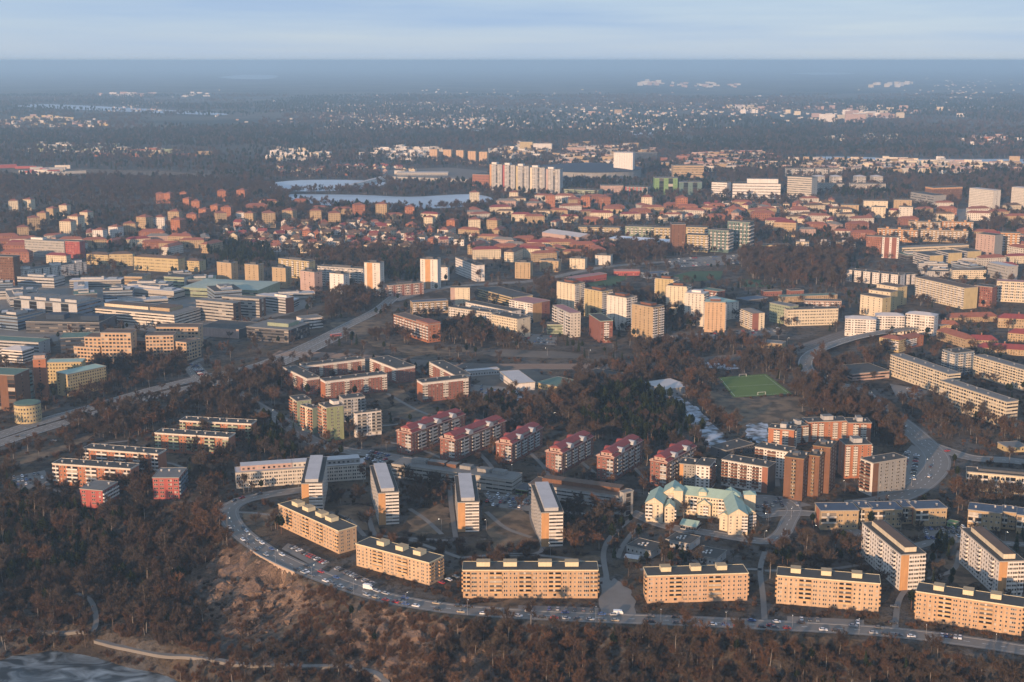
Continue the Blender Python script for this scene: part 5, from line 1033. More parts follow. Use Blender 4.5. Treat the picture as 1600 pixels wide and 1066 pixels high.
for px in ([(915, 441), (950, 431), (985, 432), (960, 446), (925, 449)], [(1048, 432), (1080, 424), (1130, 424), (1125, 437), (1070, 441)], [(1155, 436), (1190, 438), (1205, 448), (1160, 449)]): field('sports_field', px, 'sportgreen', .1)
for px in ([(1095, 605), (1150, 622), (1240, 620), (1262, 650), (1200, 668), (1150, 668), (1110, 640)], [(375, 800), (430, 796), (436, 815), (400, 822)], [(640, 800), (690, 790), (705, 815), (680, 835), (640, 830)], [(755, 795), (800, 790), (835, 815), (830, 850), (770, 850)], [(740, 945), (820, 935), (850, 948), (830, 957), (745, 955)],
           [(20, 720), (110, 690), (150, 680), (60, 720)], [(500, 790), (580, 795), (590, 830), (520, 815)], [(560, 530), (640, 540), (760, 545), (640, 552)], [(1470, 880), (1500, 870), (1550, 900), (1500, 915)], [(840, 875), (930, 868), (930, 880), (850, 884)],
           [(600, 640), (640, 632), (690, 640), (640, 655)], [(570, 610), (610, 605), (640, 620), (600, 632)], [(520, 505), (600, 500), (610, 520), (540, 525)]): field('lawn', px, 'drygrass', .09)
for px in ([(1052, 615), (1075, 628), (1105, 652), (1135, 690), (1130, 706), (1108, 700), (1085, 668), (1060, 640)], [(1168, 664), (1195, 662), (1200, 685), (1180, 692), (1165, 680)], [(800, 605), (815, 620), (800, 632), (790, 615)], [(1090, 565), (1150, 570), (1150, 577), (1095, 574)]): field('ice_patch', px, 'ice', .12)
for px in ([(770, 545), (900, 552), (900, 560), (770, 556)], [(740, 575), (830, 580), (905, 600), (880, 620), (790, 615), (740, 595)], [(1040, 520), (1200, 512), (1210, 525), (1060, 532)]): field('yard', px, 'dirt', .08)
# far water
for px in ([(450, 304), (560, 305), (640, 308), (735, 304), (770, 312), (730, 323), (620, 327), (520, 322), (460, 315)], [(1255, 247), (1290, 245), (1350, 246), (1450, 249), (1600, 249), (1800, 253), (1800, 266), (1600, 263), (1480, 262), (1380, 258), (1290, 253)], [(20, 166), (60, 163), (150, 166), (260, 172), (345, 177), (340, 180), (200, 175), (90, 170)],
           [(340, 121), (380, 117), (430, 118), (425, 123), (380, 124)], [(405, 288), (470, 282), (560, 282), (605, 287), (550, 297), (450, 299)], [(720, 206), (745, 204), (760, 206), (745, 209)], [(1230, 115), (1290, 113), (1340, 115), (1290, 117)], [(960, 207), (1040, 208), (1040, 211), (970, 211)]):
    P = smooth([G(*p) for p in px + px[:1]], 4)[:-1]; POLYS.append([tuple(p) for p in P]); sheet('lake', [tuple(p) for p in P], .6, 'farice')
field('office_yard', [(-20, 448), (150, 441), (290, 435), (460, 454), (485, 478), (450, 492), (390, 503), (320, 530), (250, 520), (130, 505), (100, 530), (40, 545), (-20, 555)], 'asphalt', .06)
field('meadow', [(-20, 262), (120, 264), (260, 268), (335, 273), (330, 279), (250, 281), (100, 279), (-20, 278)], 'drygrass', .3); field('rail_yard', [(596, 266), (700, 262), (765, 268), (755, 288), (640, 288), (600, 284)], 'gravel', .3); field('meadow', [(560, 232), (700, 240), (690, 246), (560, 240)], 'drygrass', .3)
# car parks
CARPARKS = [[(586, 705), (612, 712), (600, 728), (572, 716)], [(1385, 735), (1425, 695), (1446, 705), (1440, 740), (1405, 772)], [(1440, 826), (1500, 822), (1512, 845), (1450, 848)], [(70, 735), (80, 758), (10, 770), (20, 745)], [(755, 770), (835, 776), (835, 800), (770, 792)], [(1130, 780), (1220, 775), (1270, 790), (1190, 800)],
            [(810, 520), (870, 525), (870, 540), (800, 535)], [(1040, 525), (1220, 512), (1220, 522), (1050, 535)], [(1390, 600), (1450, 610), (1440, 625), (1400, 620)], [(1470, 330), (1520, 325), (1530, 345), (1480, 348)], [(1040, 405), (1150, 398), (1160, 412), (1040, 420)], [(720, 600), (790, 605), (790, 620), (740, 615)], [(296, 570), (312, 568), (330, 588), (318, 592)], [(450, 849), (516, 879), (500, 891), (440, 858)], [(526, 884), (590, 911), (575, 921), (512, 895)], [(810, 946), (935, 950), (935, 960), (810, 957)], [(1230, 963), (1350, 969), (1350, 978), (1230, 973)], [(1458, 988), (1508, 995), (1505, 1002), (1452, 995)]]
for px in CARPARKS: field('car_park', px, 'asphalt', .11)
for px in ([(960, 905), (940, 905), (940, 960), (985, 962), (990, 930)], [(1330, 800), (1345, 800), (1345, 815), (1330, 815)]): field('yard', px, 'footway', .07)

# ------------------------------------------------------------------ cars
CARCOL = dict(white=(.72, .72, .72), silver=(.38, .39, .40), black=(.02, .02, .022), grey=(.12, .125, .13), red=(.40, .03, .03), blue=(.04, .09, .24), beige=(.40, .33, .24))
for k, c in CARCOL.items(): mat('paint_' + k, c, .3, .05, .5, False, spec=.6)
mat('tyre', (.02, .02, .02), .9, .1, 1, False)
def car_meshes(c):
    key = 'paint_' + c; prof = [(-2.15, .35), (-2.2, .72), (-1.95, .95), (-.9, .98), (1.0, .98), (2.0, .80), (2.2, .55), (2.15, .35)]; b = MB(); w = .88
    for s in (-1, 1):
        p = [(x, s * w, z) for x, z in prof]; b.poly(p if s > 0 else p[::-1], key)
    for (x0, z0), (x1, z1) in zip(prof, prof[1:] + prof[:1]): b.poly([(x0, -w, z0), (x1, -w, z1), (x1, w, z1), (x0, w, z0)][::-1], key)
    for s in (-1, 1): b.box(2.12, s * .6 - .18, .6, 2.24, s * .6 + .18, .74, 'paint'); b.box(-2.25, s * .62 - .15, .68, -2.14, s * .62 + .15, .84, 'paint_red')
    g = MB(); lo = [(-1.75, .97), (1.0, .97)]; hi = [(-1.25, 1.46), (.35, 1.46)]
    A = [(lo[0][0], -.82, .975), (lo[1][0], -.82, .975), (lo[1][0], .82, .975), (lo[0][0], .82, .975)]; B = [(hi[0][0], -.64, 1.46), (hi[1][0], -.64, 1.46), (hi[1][0], .64, 1.46), (hi[0][0], .64, 1.46)]
    for i in range(4): j = (i + 1) % 4; g.poly([A[i], A[j], B[j], B[i]], 'darkblue')
    g.poly(B, key)
    return b.mesh('body'), g.mesh('cabin')
wb_ = MB(); wb_.tube((0, -.11, 0), (0, .11, 0), .33, .33, 'tyre', 10); wb_.poly([(.2 * math.cos(t), -.12, .2 * math.sin(t)) for t in [k * math.pi / 4 for k in range(8)]], 'metal'); WHEEL = wb_.mesh('wheel')
CM = {k: car_meshes(k) for k in CARCOL}
CARS = []
def car(x, y, rz, c, where, group, z=.16, parts=True, sc=1.0): CARS.append((x, y, rz, c, where, group, z))
def build_cars():
    CARS.sort(key=lambda q: q[1]); rest = {k: [MB(), MB()] for k in CARCOL}; n_ = 0; far = MB()
    for x, y, rz, c, where, group, z in CARS:
        px, py = proj(x, y, z)
        if not (-10 < px < 1610 and py < 1080): continue
        if n_ < 300:
            n_ += 1; t = thing('car', f'{c} car {where}', 'car', (x, y, z), rz, group); new_obj('body', CM[c][0], t); new_obj('cabin', CM[c][1], t)
            for a in (-1.35, 1.35):
                for s in (-.8, .8): new_obj('wheel', WHEEL, t, (a, s, .33))
        else:
            k = MB(); k.box(-2.2, -.88, .3, 2.2, .88, .95, 'paint_' + c); k.box(-1.7, -.75, .951, .9, .75, 1.45, 'darkblue', top='paint_' + c); cs, sn = math.cos(rz), math.sin(rz); far.add(k, lambda p: (x + p[0] * cs - p[1] * sn, y + p[0] * sn + p[1] * cs, z + p[2]))
    far.obj('parked_cars', kind='stuff', label='tiny parked cars on the far car parks and squares', cat='cars')
WC = ['white'] * 5 + ['silver'] * 4 + ['black'] * 6 + ['grey'] * 6 + ['red'] * 3 + ['blue'] * 2 + ['beige']
def along(P, off, t0, t1, gap, prob, where, group, jit=.5, parts=True, flip=False):
    L = np.concatenate([[0], np.cumsum(np.linalg.norm(np.diff(P, axis=0), axis=1))]); N = normals(P); t = t0 * L[-1]
    while t < t1 * L[-1]:
        if rnd.random() < prob:
            x, y = np.interp(t, L, P[:, 0]), np.interp(t, L, P[:, 1]); nx_, ny_ = np.interp(t, L, N[:, 0]), np.interp(t, L, N[:, 1]); a = math.atan2(nx_ * -1, ny_)
            car(x + nx_ * off, y + ny_ * off, a + (math.pi if flip else 0), rnd.choice(WC), where, group, parts=parts)
        t += gap + rnd.random() * jit
def off_sign(P, toward):                               # +1 if positive offset is away from the camera
    return 1
outer = SGN
along(street_P, outer * 3.7, .06, .80, 6.1, .62, 'parked on the lake side of the curving street', 'cars parked along the lakeside street')
along(street_P, -outer * 3.7, .16, .80, 6.3, .50, 'parked on the building side of the curving street', 'cars parked along the lakeside street')
along(street_P, outer * 1.6, .3, .8, 55, .5, 'driving along the curving lakeside street', 'cars driving on the lakeside street', 20)
def row(p0, p1, n, where, group, prob=.85, ang=math.pi / 2, parts=True):
    a = np.array(G(*p0)); c = np.array(G(*p1)); u = (c - a) / np.linalg.norm(c - a); r0 = math.atan2(u[1], u[0])
    for i in range(n):
        if rnd.random() < prob:
            q = a + (c - a) * i / max(1, n - 1); car(q[0], q[1], r0 + ang + rnd.choice((0, math.pi)) + rnd.uniform(-.04, .04), rnd.choice(WC), where, group, parts=parts)
row((456, 856), (508, 881), 14, 'in the angled parking row by the beige block at the bend', 'cars in the angled parking rows'); row((528, 890), (580, 913), 12, 'in the angled parking row below the second beige block', 'cars in the angled parking rows')
row((818, 951), (925, 955), 9, 'in the parking bay before the longest beige block', 'cars before the longest beige block', .7); row((1240, 968), (1340, 974), 9, 'in the bay before the beige block by the stone steps', 'cars before the beige block by the steps', .6); row((1465, 993), (1500, 998), 6, 'in the bay before the last beige block', 'cars before the last beige block', .9)
row((690, 912), (712, 903), 3, 'in the lane between two beige blocks', 'cars between the beige blocks'); row((1395, 975), (1400, 925), 5, 'by the stone steps', 'cars by the stone steps', .8)
for k in range(4): row((755 + k * 3, 772 + k * 6), (832, 778 + k * 5.5), 11, 'in the car park between the long offices and the slabs', 'cars in the office car park', .6)
for k in range(3): row((1445 + k * 2, 828 + k * 7), (1505, 825 + k * 7), 8, 'in the car park behind the large white slab', 'cars behind the large white slab', .8)
for k in range(3): row((580 - k * 4, 707 + k * 5), (606 - k * 4, 713 + k * 6), 7, 'in the small car park below the first red-roofed block', 'cars below the first red-roofed block', .85)
for k in range(2): row((1418 + k * 14, 708 + k * 5), (1408 + k * 18, 745 + k * 5), 9, 'in the car park behind the grey tower', 'cars behind the grey tower', .9)
for k in range(3): row((22, 747 + k * 6), (72, 740 + k * 7), 9, 'in the car park above the wood', 'cars above the wood', .6)
for k in range(3): row((1140 + k * 10, 783 + k * 5), (1225 + k * 10, 780 + k * 5), 12, 'on the paved square behind the mint-roofed complex', 'cars on the paved square', .5)
for k in range(2): row((298 + k * 8, 571), (318 + k * 8, 590), 11, 'of the taxi-like rows by the motorway bridge', 'cars by the motorway bridge', .9, parts=False)
for k in range(3): row((806, 523 + k * 5), (866, 527 + k * 5), 13, 'by the low grey-green block', 'cars by the low grey-green block', .7, parts=False)
for k in range(2): row((1050, 527 + k * 4), (1215, 514 + k * 4), 34, 'on the strip between railway and tower row', 'cars between railway and towers', .6, parts=False)
for k in range(2): row((1400, 605 + k * 8), (1445, 613 + k * 6), 8, 'in front of the long cream slab', 'cars before the long cream slab', .7, parts=False)
for k in range(3): row((724, 603 + k * 5), (788, 607 + k * 5), 10, 'by the low workshop yard', 'cars by the workshop yard', .5, parts=False)
for k in range(4): row((1042, 406 + k * 4), (1155, 400 + k * 4), 26, 'on the busy square below the slim brown tower', 'cars on the busy square', .6, parts=False)
for px, py, rz, c in ((150, 634, .2, 'black'), (28, 683, .2, 'black'), (100, 668, .2, 'black'), (258, 620, .2, 'white'), (84, 690, .2, 'grey'), (200, 631, .2, 'silver'), (400, 635, -.6, 'black'), (382, 622, -.6, 'white'), (330, 603, .2, 'white')):
    car(*G(px, py), rz, c, 'driving along the motorway', 'cars on the motorway', .25)
for px, py, rz, c in ((1255, 563, 1.2, 'white'), (1301, 541, .5, 'silver'), (1412, 667, -.8, 'white'), (1396, 656, -.8, 'grey'), (1454, 730, 1.2, 'black'), (1480, 706, .3, 'red'), (1452, 746, 1.0, 'white')):
    car(*G(px, py), rz, c, 'on the forked road by the long cream slabs', 'cars on the forked road', .3)
build_cars()
def van(px, py, rz, label, L=6.2, hgt=2.9, col='paint_white'):
    x, y = G(px, py); t = thing('delivery_van', label, 'van', (x, y, .16), rz)
    b = MB(); b.box(-L / 2, -1.05, .4, L * .22, 1.05, hgt, col); b.obj('cargo_box', t)
    c = MB(); x0, x1 = L * .225, L / 2; c.poly([(x0, -1, .4), (x1, -1, .4), (x1, -1, 1.2), (x0 + .9, -1, 2.1), (x0, -1, 2.1)], col); c.poly([(x0, 1, .4), (x0, 1, 2.1), (x0 + .9, 1, 2.1), (x1, 1, 1.2), (x1, 1, .4)], col)
    c.poly([(x1, -1, .4), (x1, 1, .4), (x1, 1, 1.2), (x1, -1, 1.2)], col); c.poly([(x1, -1, 1.2), (x1, 1, 1.2), (x0 + .9, 1, 2.1), (x0 + .9, -1, 2.1)], 'darkblue'); c.poly([(x0 + .9, -1, 2.1), (x0 + .9, 1, 2.1), (x0, 1, 2.1), (x0, -1, 2.1)], col); c.obj('cab', t)
    for a in (-L * .3, L * .33):
        for s in (-.95, .95): o = new_obj('wheel', WHEEL, t, (a, s, .42)); o.scale = (1.25,) * 3
van(576, 921, -.42, 'white box van parked where the lakeside street straightens'); van(966, 960, -.05, 'white van at the mouth of the side lane', 5.2, 2.3); van(930, 795, .1, 'white van parked beside the white-banded office', 5.2, 2.2)
bx, by = G(525, 526); bt_ = thing('bus', 'red city bus on the wide road beside the glass office', 'bus', (bx, by, .2), .55); b = MB(); b.box(-6, -1.25, .4, 6, 1.25, 3.1, 'red', top='lightgrey'); b.obj('body', bt_); b = MB(); b.box(-5.7, -1.3, 1.4, 5.7, 1.3, 2.4, 'darkblue'); b.obj('window_band', bt_)
for a in (-4, 4):
    for s in (-1.15, 1.15): o = new_obj('wheel', WHEEL, bt_, (a, s, .45)); o.scale = (1.4,) * 3
# ------------------------------------------------------------------ street lamps
m_, n_, l_, b_s = _base('lamp_glow'); MATS['lampglow'] = m_; b_s.inputs['Emission Color'].default_value = (1, .86, .66, 1); b_s.inputs['Emission Strength'].default_value = 5; m_.cycles.emission_sampling = 'NONE'
pb = MB(); pb.tube((0, 0, 0), (0, 0, 8), .11, .07, 'metal', 6); POLE = pb.mesh('pole'); pb = MB(); pb.tube((0, 0, 7.9), (1.6, 0, 8.3), .06, .05, 'metal', 5); ARM = pb.mesh('arm'); pb = MB(); pb.box(1.3, -.16, 8.2, 2.0, .16, 8.42, 'metal'); pb.box(1.4, -.13, 8.1, 1.95, .13, 8.199, 'lampglow'); HEAD = pb.mesh('lamp_head')
def lamp(x, y, rz, label, group, z=0):
    t = thing('street_lamp', label, 'street lamp', (x, y, z), rz, group); new_obj('pole', POLE, t); new_obj('arm', ARM, t); new_obj('lamp_head', HEAD, t)
def lamps(P, off, gap, label, group):
    L = np.concatenate([[0], np.cumsum(np.linalg.norm(np.diff(P, axis=0), axis=1))]); N = normals(P); t = gap * .4
    while t < L[-1]:
        x, y = np.interp(t, L, P[:, 0]), np.interp(t, L, P[:, 1]); nn = np.array([np.interp(t, L, N[:, 0]), np.interp(t, L, N[:, 1])]); lamp(x + nn[0] * off, y + nn[1] * off, math.atan2(-nn[1] * off, -nn[0] * off), label + ' near ' + near(x, y), group); t += gap
lamps(street_P, outer * 6.2, 34, 'street lamp on the lake side of the street', 'street lamps along the lakeside street')
for px, py in ((1017, 790), (1064, 800), (1200, 822), (1236, 812), (1194, 850), (1320, 770), (1300, 805), (1390, 792), (1424, 760), (1446, 735), (1400, 660), (1362, 628), (628, 716), (705, 728), (800, 742), (880, 750), (955, 762), (690, 700), (640, 700), (560, 690), (430, 655), (470, 678), (1085, 790), (930, 780), (760, 830), (690, 830), (860, 870), (1270, 840), (1500, 840), (1570, 850), (1115, 745), (1240, 745), (1335, 752), (1345, 758), (870, 660), (1000, 720), (820, 690), (905, 705), (750, 700), (1290, 600), (1350, 700), (920, 560), (730, 585), (855, 556), (1035, 575), (1230, 540)):
    lamp(*G(px, py), rnd.uniform(0, 6.28), 'slim street lamp with lit head near ' + near(*G(px, py)), 'street lamps along the inner streets')
# ------------------------------------------------------------------ small low buildings of the yard district
for lab, x0, y0, x1, y1, hh, dp, w, rmk in [('low white hall with pale roof at the footpath', 781, 581, 806, 600, 7, 18, 'white', 'paleroof'), ('long glazed shed beside the white hall', 730, 581, 780, 577, 5, 8, 'lightgrey', 'paleroof'), ('low dark-roofed school among bare trees', 838, 598, 876, 606, 5, 30, 'yellow', 'greenroof'), ('low grey workshop with white skylights', 905, 586, 955, 594, 5, 30, 'grey', 'bitumen'),
                                            ('pale metal hall at the edge of the pine wood', 1004, 598, 1036, 610, 7, 30, 'lightgrey', 'paleroof'), ('small workshop with tan wall by the railway', 1190, 535, 1222, 538, 6, 14, 'tan', 'greyroof'), ('low red clubhouse at the sports field', 960, 424, 1000, 424, 6, 14, 'red', 'pinkroof'), ('blue low hall beside the sports field', 1012, 429, 1045, 426, 6, 16, 'bluegrey', 'blueroof'), ('long red spectator stand', 893, 436, 948, 428, 8, 14, 'red', 'pinkroof'),
                                            ('ochre hut by the road fork', 1575, 700, 1606, 698, 4, 14, 'yellow', 'greyroof'), ('small red house behind the sports field', 1195, 456, 1222, 455, 6, 12, 'redbrick', 'bitumen'), ('small red house next to the cream bar', 1236, 455, 1256, 454, 6, 12, 'redbrick', 'bitumen'), ('dark low hall behind the sage green block', 1168, 470, 1200, 466, 6, 20, 'darkgrey', 'blueroof'),
                                            ('long platform roof in the far rail yard', 610, 276, 740, 281, 7, 30, 'concrete', 'greyroof'), ('second platform roof in the far rail yard', 620, 270, 700, 270, 7, 30, 'concrete', 'paleroof'), ('long white conveyor hall beside the far pond', 545, 291, 602, 276, 9, 12, 'white', 'paleroof'), ('green kiosk by the blue-roofed row', 1480, 816, 1494, 819, 3, 5, 'brightgreen', 'brightgreen')]:
    BLD(lab, (x0, y0), (x1, y1), 0, dp, 1, 'w*', w, h=hh, rm=rmk, name='hall' if dp > 10 else 'shed', cat='hall' if dp > 10 else 'shed', det=1, vents=0)

# ------------------------------------------------------------------ trees
def leaf_mat(name, cols, rough=.9):
    m, n, l, b = _base(name); MATS[name] = m; oi = n.new('ShaderNodeObjectInfo'); cr = n.new('ShaderNodeValToRGB'); e = cr.color_ramp.elements
    e[0].color = (*cols[0], 1); e[1].color = (*cols[-1], 1)
    for i, c in enumerate(cols[1:-1]): k = e.new((i + 1) / (len(cols) - 1)); k.color = (*c, 1)
    g = n.new('ShaderNodeNewGeometry'); mr = n.new('ShaderNodeMapRange'); mr.inputs['To Min'].default_value = .6; mr.inputs['To Max'].default_value = 1.35; l.new(g.outputs['Random Per Island'], mr.inputs['Value'])
    vm = n.new('ShaderNodeVectorMath'); vm.operation = 'SCALE'; pn = n.new('ShaderNodeTexNoise'); pn.inputs['Scale'].default_value = .022; pn.inputs['Detail'].default_value = 2; l.new(oi.outputs['Location'], pn.inputs['Vector']); pm = n.new('ShaderNodeMapRange'); pm.inputs['From Min'].default_value = .3; pm.inputs['From Max'].default_value = .7; l.new(pn.outputs['Fac'], pm.inputs['Value']); av = n.new('ShaderNodeMixRGB'); av.inputs['Fac'].default_value = .5; l.new(oi.outputs['Random'], av.inputs['Color1']); l.new(pm.outputs['Result'], av.inputs['Color2']); l.new(av.outputs['Color'], cr.inputs['Fac']); l.new(cr.outputs['Color'], vm.inputs[0]); l.new(mr.outputs['Result'], vm.inputs['Scale']); l.new(vm.outputs['Vector'], b.inputs['Base Color'])
    b.inputs['Roughness'].default_value = rough; b.inputs['Specular IOR Level'].default_value = .1
leaf_mat('twig', [(.040, .029, .023), (.060, .042, .031), (.085, .066, .052), (.075, .050, .036), (.135, .072, .042), (.105, .080, .062)])
leaf_mat('needle', [(.018, .030, .010), (.030, .040, .014), (.016, .026, .011), (.042, .048, .016)])
leaf_mat('scrub', [(.10, .06, .04), (.08, .056, .043), (.13, .07, .042), (.068, .052, .042)])
mat('bark', (.10, .075, .06), .9, .3, .8); mat('birchbark', (.27, .24, .21), .8, .3, .8); mat('pinebark', (.17, .085, .05), .9, .3, .8)
def bare_tree(seed, h=13.0, spread=.42, birch=False, tw=1.0):
    r = random.Random(seed); t = MB(); c = MB(); bk = 'birchbark' if birch else 'bark'
    top = np.array((r.uniform(-.5, .5), r.uniform(-.5, .5), h * (.86 if birch else .62))); mid = top * .5 + np.array((r.uniform(-.4, .4), r.uniform(-.4, .4), 0))
    t.tube((0, 0, -.6), mid, .24, .17, bk, 5, False); t.tube(mid, top, .17, .06, bk, 5)
    def rv(s): return np.array((r.gauss(0, s), r.gauss(0, s), r.gauss(0, s)))
    nl = 11 if birch else 9
    for i in range(nl):
        f = r.uniform(.32, 1.0); p = mid * (f * 2) if f < .5 else mid + (top - mid) * (f * 2 - 1)
        a = 2 * math.pi * i / nl * 2.4 + r.uniform(-.4, .4); el = r.uniform(.45, 1.15) if not birch else r.uniform(.5, 1.0); ln = h * spread * r.uniform(.6, 1.05) * (1.15 - .55 * (f if birch else .3))
        d = np.array((math.cos(a) * math.cos(el), math.sin(a) * math.cos(el), math.sin(el))); q = p + d * ln; c.tube(p, q, .085, .035, 'twig', 3, False)
        for j in range(6):
            g = r.uniform(.3, 1.0); p2 = p + d * ln * g; d2 = d + rv(.55); d2[2] += .25; d2 /= np.linalg.norm(d2); l2 = h * .17 * r.uniform(.6, 1.2); q2 = p2 + d2 * l2; c.tube(p2, q2, .04, .02, 'twig', 3, False)
            for k in range(24):
                s = p2 + d2 * l2 * r.uniform(.1, 1.0); d3 = d2 + rv(.6); d3[2] += (.4 if not birch else -.25); d3 /= np.linalg.norm(d3); l3 = h * .115 * r.uniform(.6, 1.4); e = np.cross(d3, rv(1)); e /= np.linalg.norm(e) + 1e-9; w = .085 * tw * r.uniform(.7, 1.4)
                c.poly([s - e * w, s + e * w, s + d3 * l3], 'twig')
    return t.mesh('trunk'), c.mesh('crown')
def conifer(seed, h=15.0, pine=False):
    r = random.Random(seed); t = MB(); c = MB(); bk = 'pinebark' if pine else 'bark'; t.tube((0, 0, -.6), (0, 0, h * .95), .26, .04, bk, 5)
    z0 = .48 if pine else .1; n = 26 if pine else 30
    for i in range(n):
        f = z0 + (1 - z0) * (i / (n - 1)) ** .9; z = h * f
        rad = (h * .20 * math.sin(math.pi * min(1, (f - z0) / (1 - z0) * .8 + .22)) + .3) if pine else (h * .19 * (1 - f) ** .8 + .25)
        m = 9
        for j in range(m):
            a = 2.4 * i + 2 * math.pi * j / m + r.uniform(-.3, .3); rr = rad * r.uniform(.55, 1.15); dz = r.uniform(-.05, .35) * rr if pine else -r.uniform(.15, .5) * rr; w = rr * r.uniform(.22, .4)
            ca, sa = math.cos(a), math.sin(a); s0 = rr * r.uniform(.0, .35)
            tip = (ca * rr, sa * rr, z + dz); pl = (ca * rr * .62 - sa * w, sa * rr * .62 + ca * w, z + dz * .4 + r.uniform(-.2, .3)); prr = (ca * rr * .62 + sa * w, sa * rr * .62 - ca * w, z + dz * .4 + r.uniform(-.2, .3))
            c.poly([(ca * s0, sa * s0, z + .2), prr, tip, pl], 'needle')
            if pine: c.poly([(ca * rr * .5, sa * rr * .5, z + dz - .5), (ca * rr * .8 - sa * w, sa * rr * .8 + ca * w, z + dz + .4), (ca * rr * .8 + sa * w, sa * rr * .8 - ca * w, z + dz + .5)], 'needle')
    return t.mesh('trunk'), c.mesh('crown')
def shrub(seed, h=2.6):
    r = random.Random(seed); c = MB()
    for i in range(210):
        a = r.uniform(0, 6.28); rr = h * .6 * math.sqrt(r.random()); s = np.array((math.cos(a) * rr * .7, math.sin(a) * rr * .7, h * r.uniform(0, .45))); d = np.array((math.cos(a) * .5 + r.gauss(0, .3), math.sin(a) * .5 + r.gauss(0, .3), 1.0)); d /= np.linalg.norm(d); e = np.cross(d, (r.gauss(0, 1), r.gauss(0, 1), r.gauss(0, 1))); e /= np.linalg.norm(e) + 1e-9
        w = .09 * r.uniform(.7, 1.5); q = s + d * h * r.uniform(.35, .8); c.poly([s - e * w, s + e * w, q], 'scrub')
    return (c.mesh('shrub_twigs'),)
BARE = [bare_tree(1, 13), bare_tree(2, 12, .5), bare_tree(3, 15, .38), bare_tree(4, 11, .55), bare_tree(5, 16, .30, True), bare_tree(6, 14, .33, True)]
CON = [conifer(11, 14), conifer(12, 13, True), conifer(13, 14, True), conifer(14, 16, True)]
SHR = [shrub(21), shrub(22, 3.0), shrub(23, 2.2)]

# occupied cells (2 m) for the town, so trees keep off buildings and roads
X0, X1, Y0, Y1, CS = -1500, 1500, 420, 5200, 3.0
occ = np.zeros((int((Y1 - Y0) / CS), int((X1 - X0) / CS)), bool)
def mark(poly, mg=1.8):
    P = np.array(poly); x0, y0 = P.min(0) - mg; x1, y1 = P.max(0) + mg
    i0, i1 = max(0, int((y0 - Y0) / CS)), min(occ.shape[0], int((y1 - Y0) / CS) + 1); j0, j1 = max(0, int((x0 - X0) / CS)), min(occ.shape[1], int((x1 - X0) / CS) + 1)
    if i0 >= i1 or j0 >= j1: return
    yy, xx = np.meshgrid(Y0 + (np.arange(i0, i1) + .5) * CS, X0 + (np.arange(j0, j1) + .5) * CS, indexing='ij'); Q = np.stack([xx.ravel(), yy.ravel()], 1)
    m = inside(Q, poly)
    if mg: m |= dist_poly(Q, list(poly) + [poly[0]]) < mg
    occ[i0:i1, j0:j1] |= m.reshape(yy.shape)
for f in FOOT: mark(f, 2.6)
for p in POLYS: mark(p, 0)
for P, w in LINES:
    for a, b in zip(P[:-1], P[1:]):
        d = b - a; L_ = np.linalg.norm(d)
        if L_ < .01: continue
        n2 = np.array((-d[1], d[0])) / L_ * w; mark([tuple(a - n2), tuple(b - n2), tuple(b + n2), tuple(a + n2)], .5)
def free(P):
    i = ((P[:, 1] - Y0) / CS).astype(int); j = ((P[:, 0] - X0) / CS).astype(int); ok = (i >= 0) & (i < occ.shape[0]) & (j >= 0) & (j < occ.shape[1]); r = np.ones(len(P), bool); r[ok] = ~occ[i[ok], j[ok]]; return r
def in_view(P, m=230):
    zc = P[:, 1] * CP + CAM_H * SP; return abs(P[:, 0]) < (800 + m) / F_PX * zc + 12
FARLAKES = [p for p in POLYS if min(q[1] for q in p) > 3000]
PTS = {'bare': [], 'con': [], 'shr': []}
def sow(poly, dens, kind, lo, hi, clump=0.0, cs=30, kinds=None):
    """poly in metres, dens per 1000 m2"""
    P = np.array(poly); a, b = P.min(0), P.max(0); n = int((b - a).prod() / 1000 * dens)
    Q = a + nrs.rand(n, 2) * (b - a); Q = Q[inside(Q, poly)]; Q = Q[in_view(Q)]
    if clump and len(Q): Q = Q[fbm(Q[:, 0] + 77, Q[:, 1] + 31, cs, 3) > clump]
    Q = Q[free(Q)]; Q = Q[~inside(Q, LAKE)]
    for lp in FARLAKES: Q = Q[~inside(Q, lp)]
    PTS[kind].append(np.column_stack([Q, lo + (hi - lo) * nrs.rand(len(Q))]))
def zone(px, *a, slope=False, **k): sow([(GT(*p) if slope else G(*p)) for p in px], *a, **k)
# lakeside wood and slope
LW = [(-60, 772), (130, 784), (240, 786), (325, 790), (345, 835), (380, 868), (335, 872), (285, 905), (300, 950), (330, 985), (300, 1010), (230, 1025), (150, 1022), (100, 1012), (0, 1022), (-60, 1024)]
zone(LW, 16, 'bare', .5, 1.35, slope=True, clump=.30); zone(LW, 9.0, 'con', .6, 1.0, slope=True, clump=.52, cs=55); zone(LW, 55, 'shr', .8, 1.6, slope=True)
zone([(-60, 785), (60, 790), (150, 800), (190, 850), (150, 900), (60, 920), (-60, 930)], 14, 'con', .65, 1.0, slope=True, clump=.42, cs=40)
SL_ = [(480, 912), (560, 938), (620, 955), (700, 968), (800, 976), (1000, 985), (1200, 996), (1400, 1010), (1640, 1048), (1700, 1120), (620, 1120), (560, 1075), (500, 1020), (440, 1010), (470, 960)]
zone(SL_, 120, 'shr', .5, 1.3, slope=True, clump=.30); zone([(740, 975), (1000, 986), (1200, 997), (1400, 1011), (1640, 1050), (1720, 1130), (640, 1130), (650, 1040)], 20, 'bare', .45, .95, slope=True); zone([(700, 990), (1100, 995), (1600, 1055), (1680, 1120), (700, 1120)], 3, 'con', .4, .75, slope=True, clump=.4)
zone([(540, 955), (640, 965), (660, 1000), (560, 1010)], 2.5, 'con', .4, .6, slope=True)
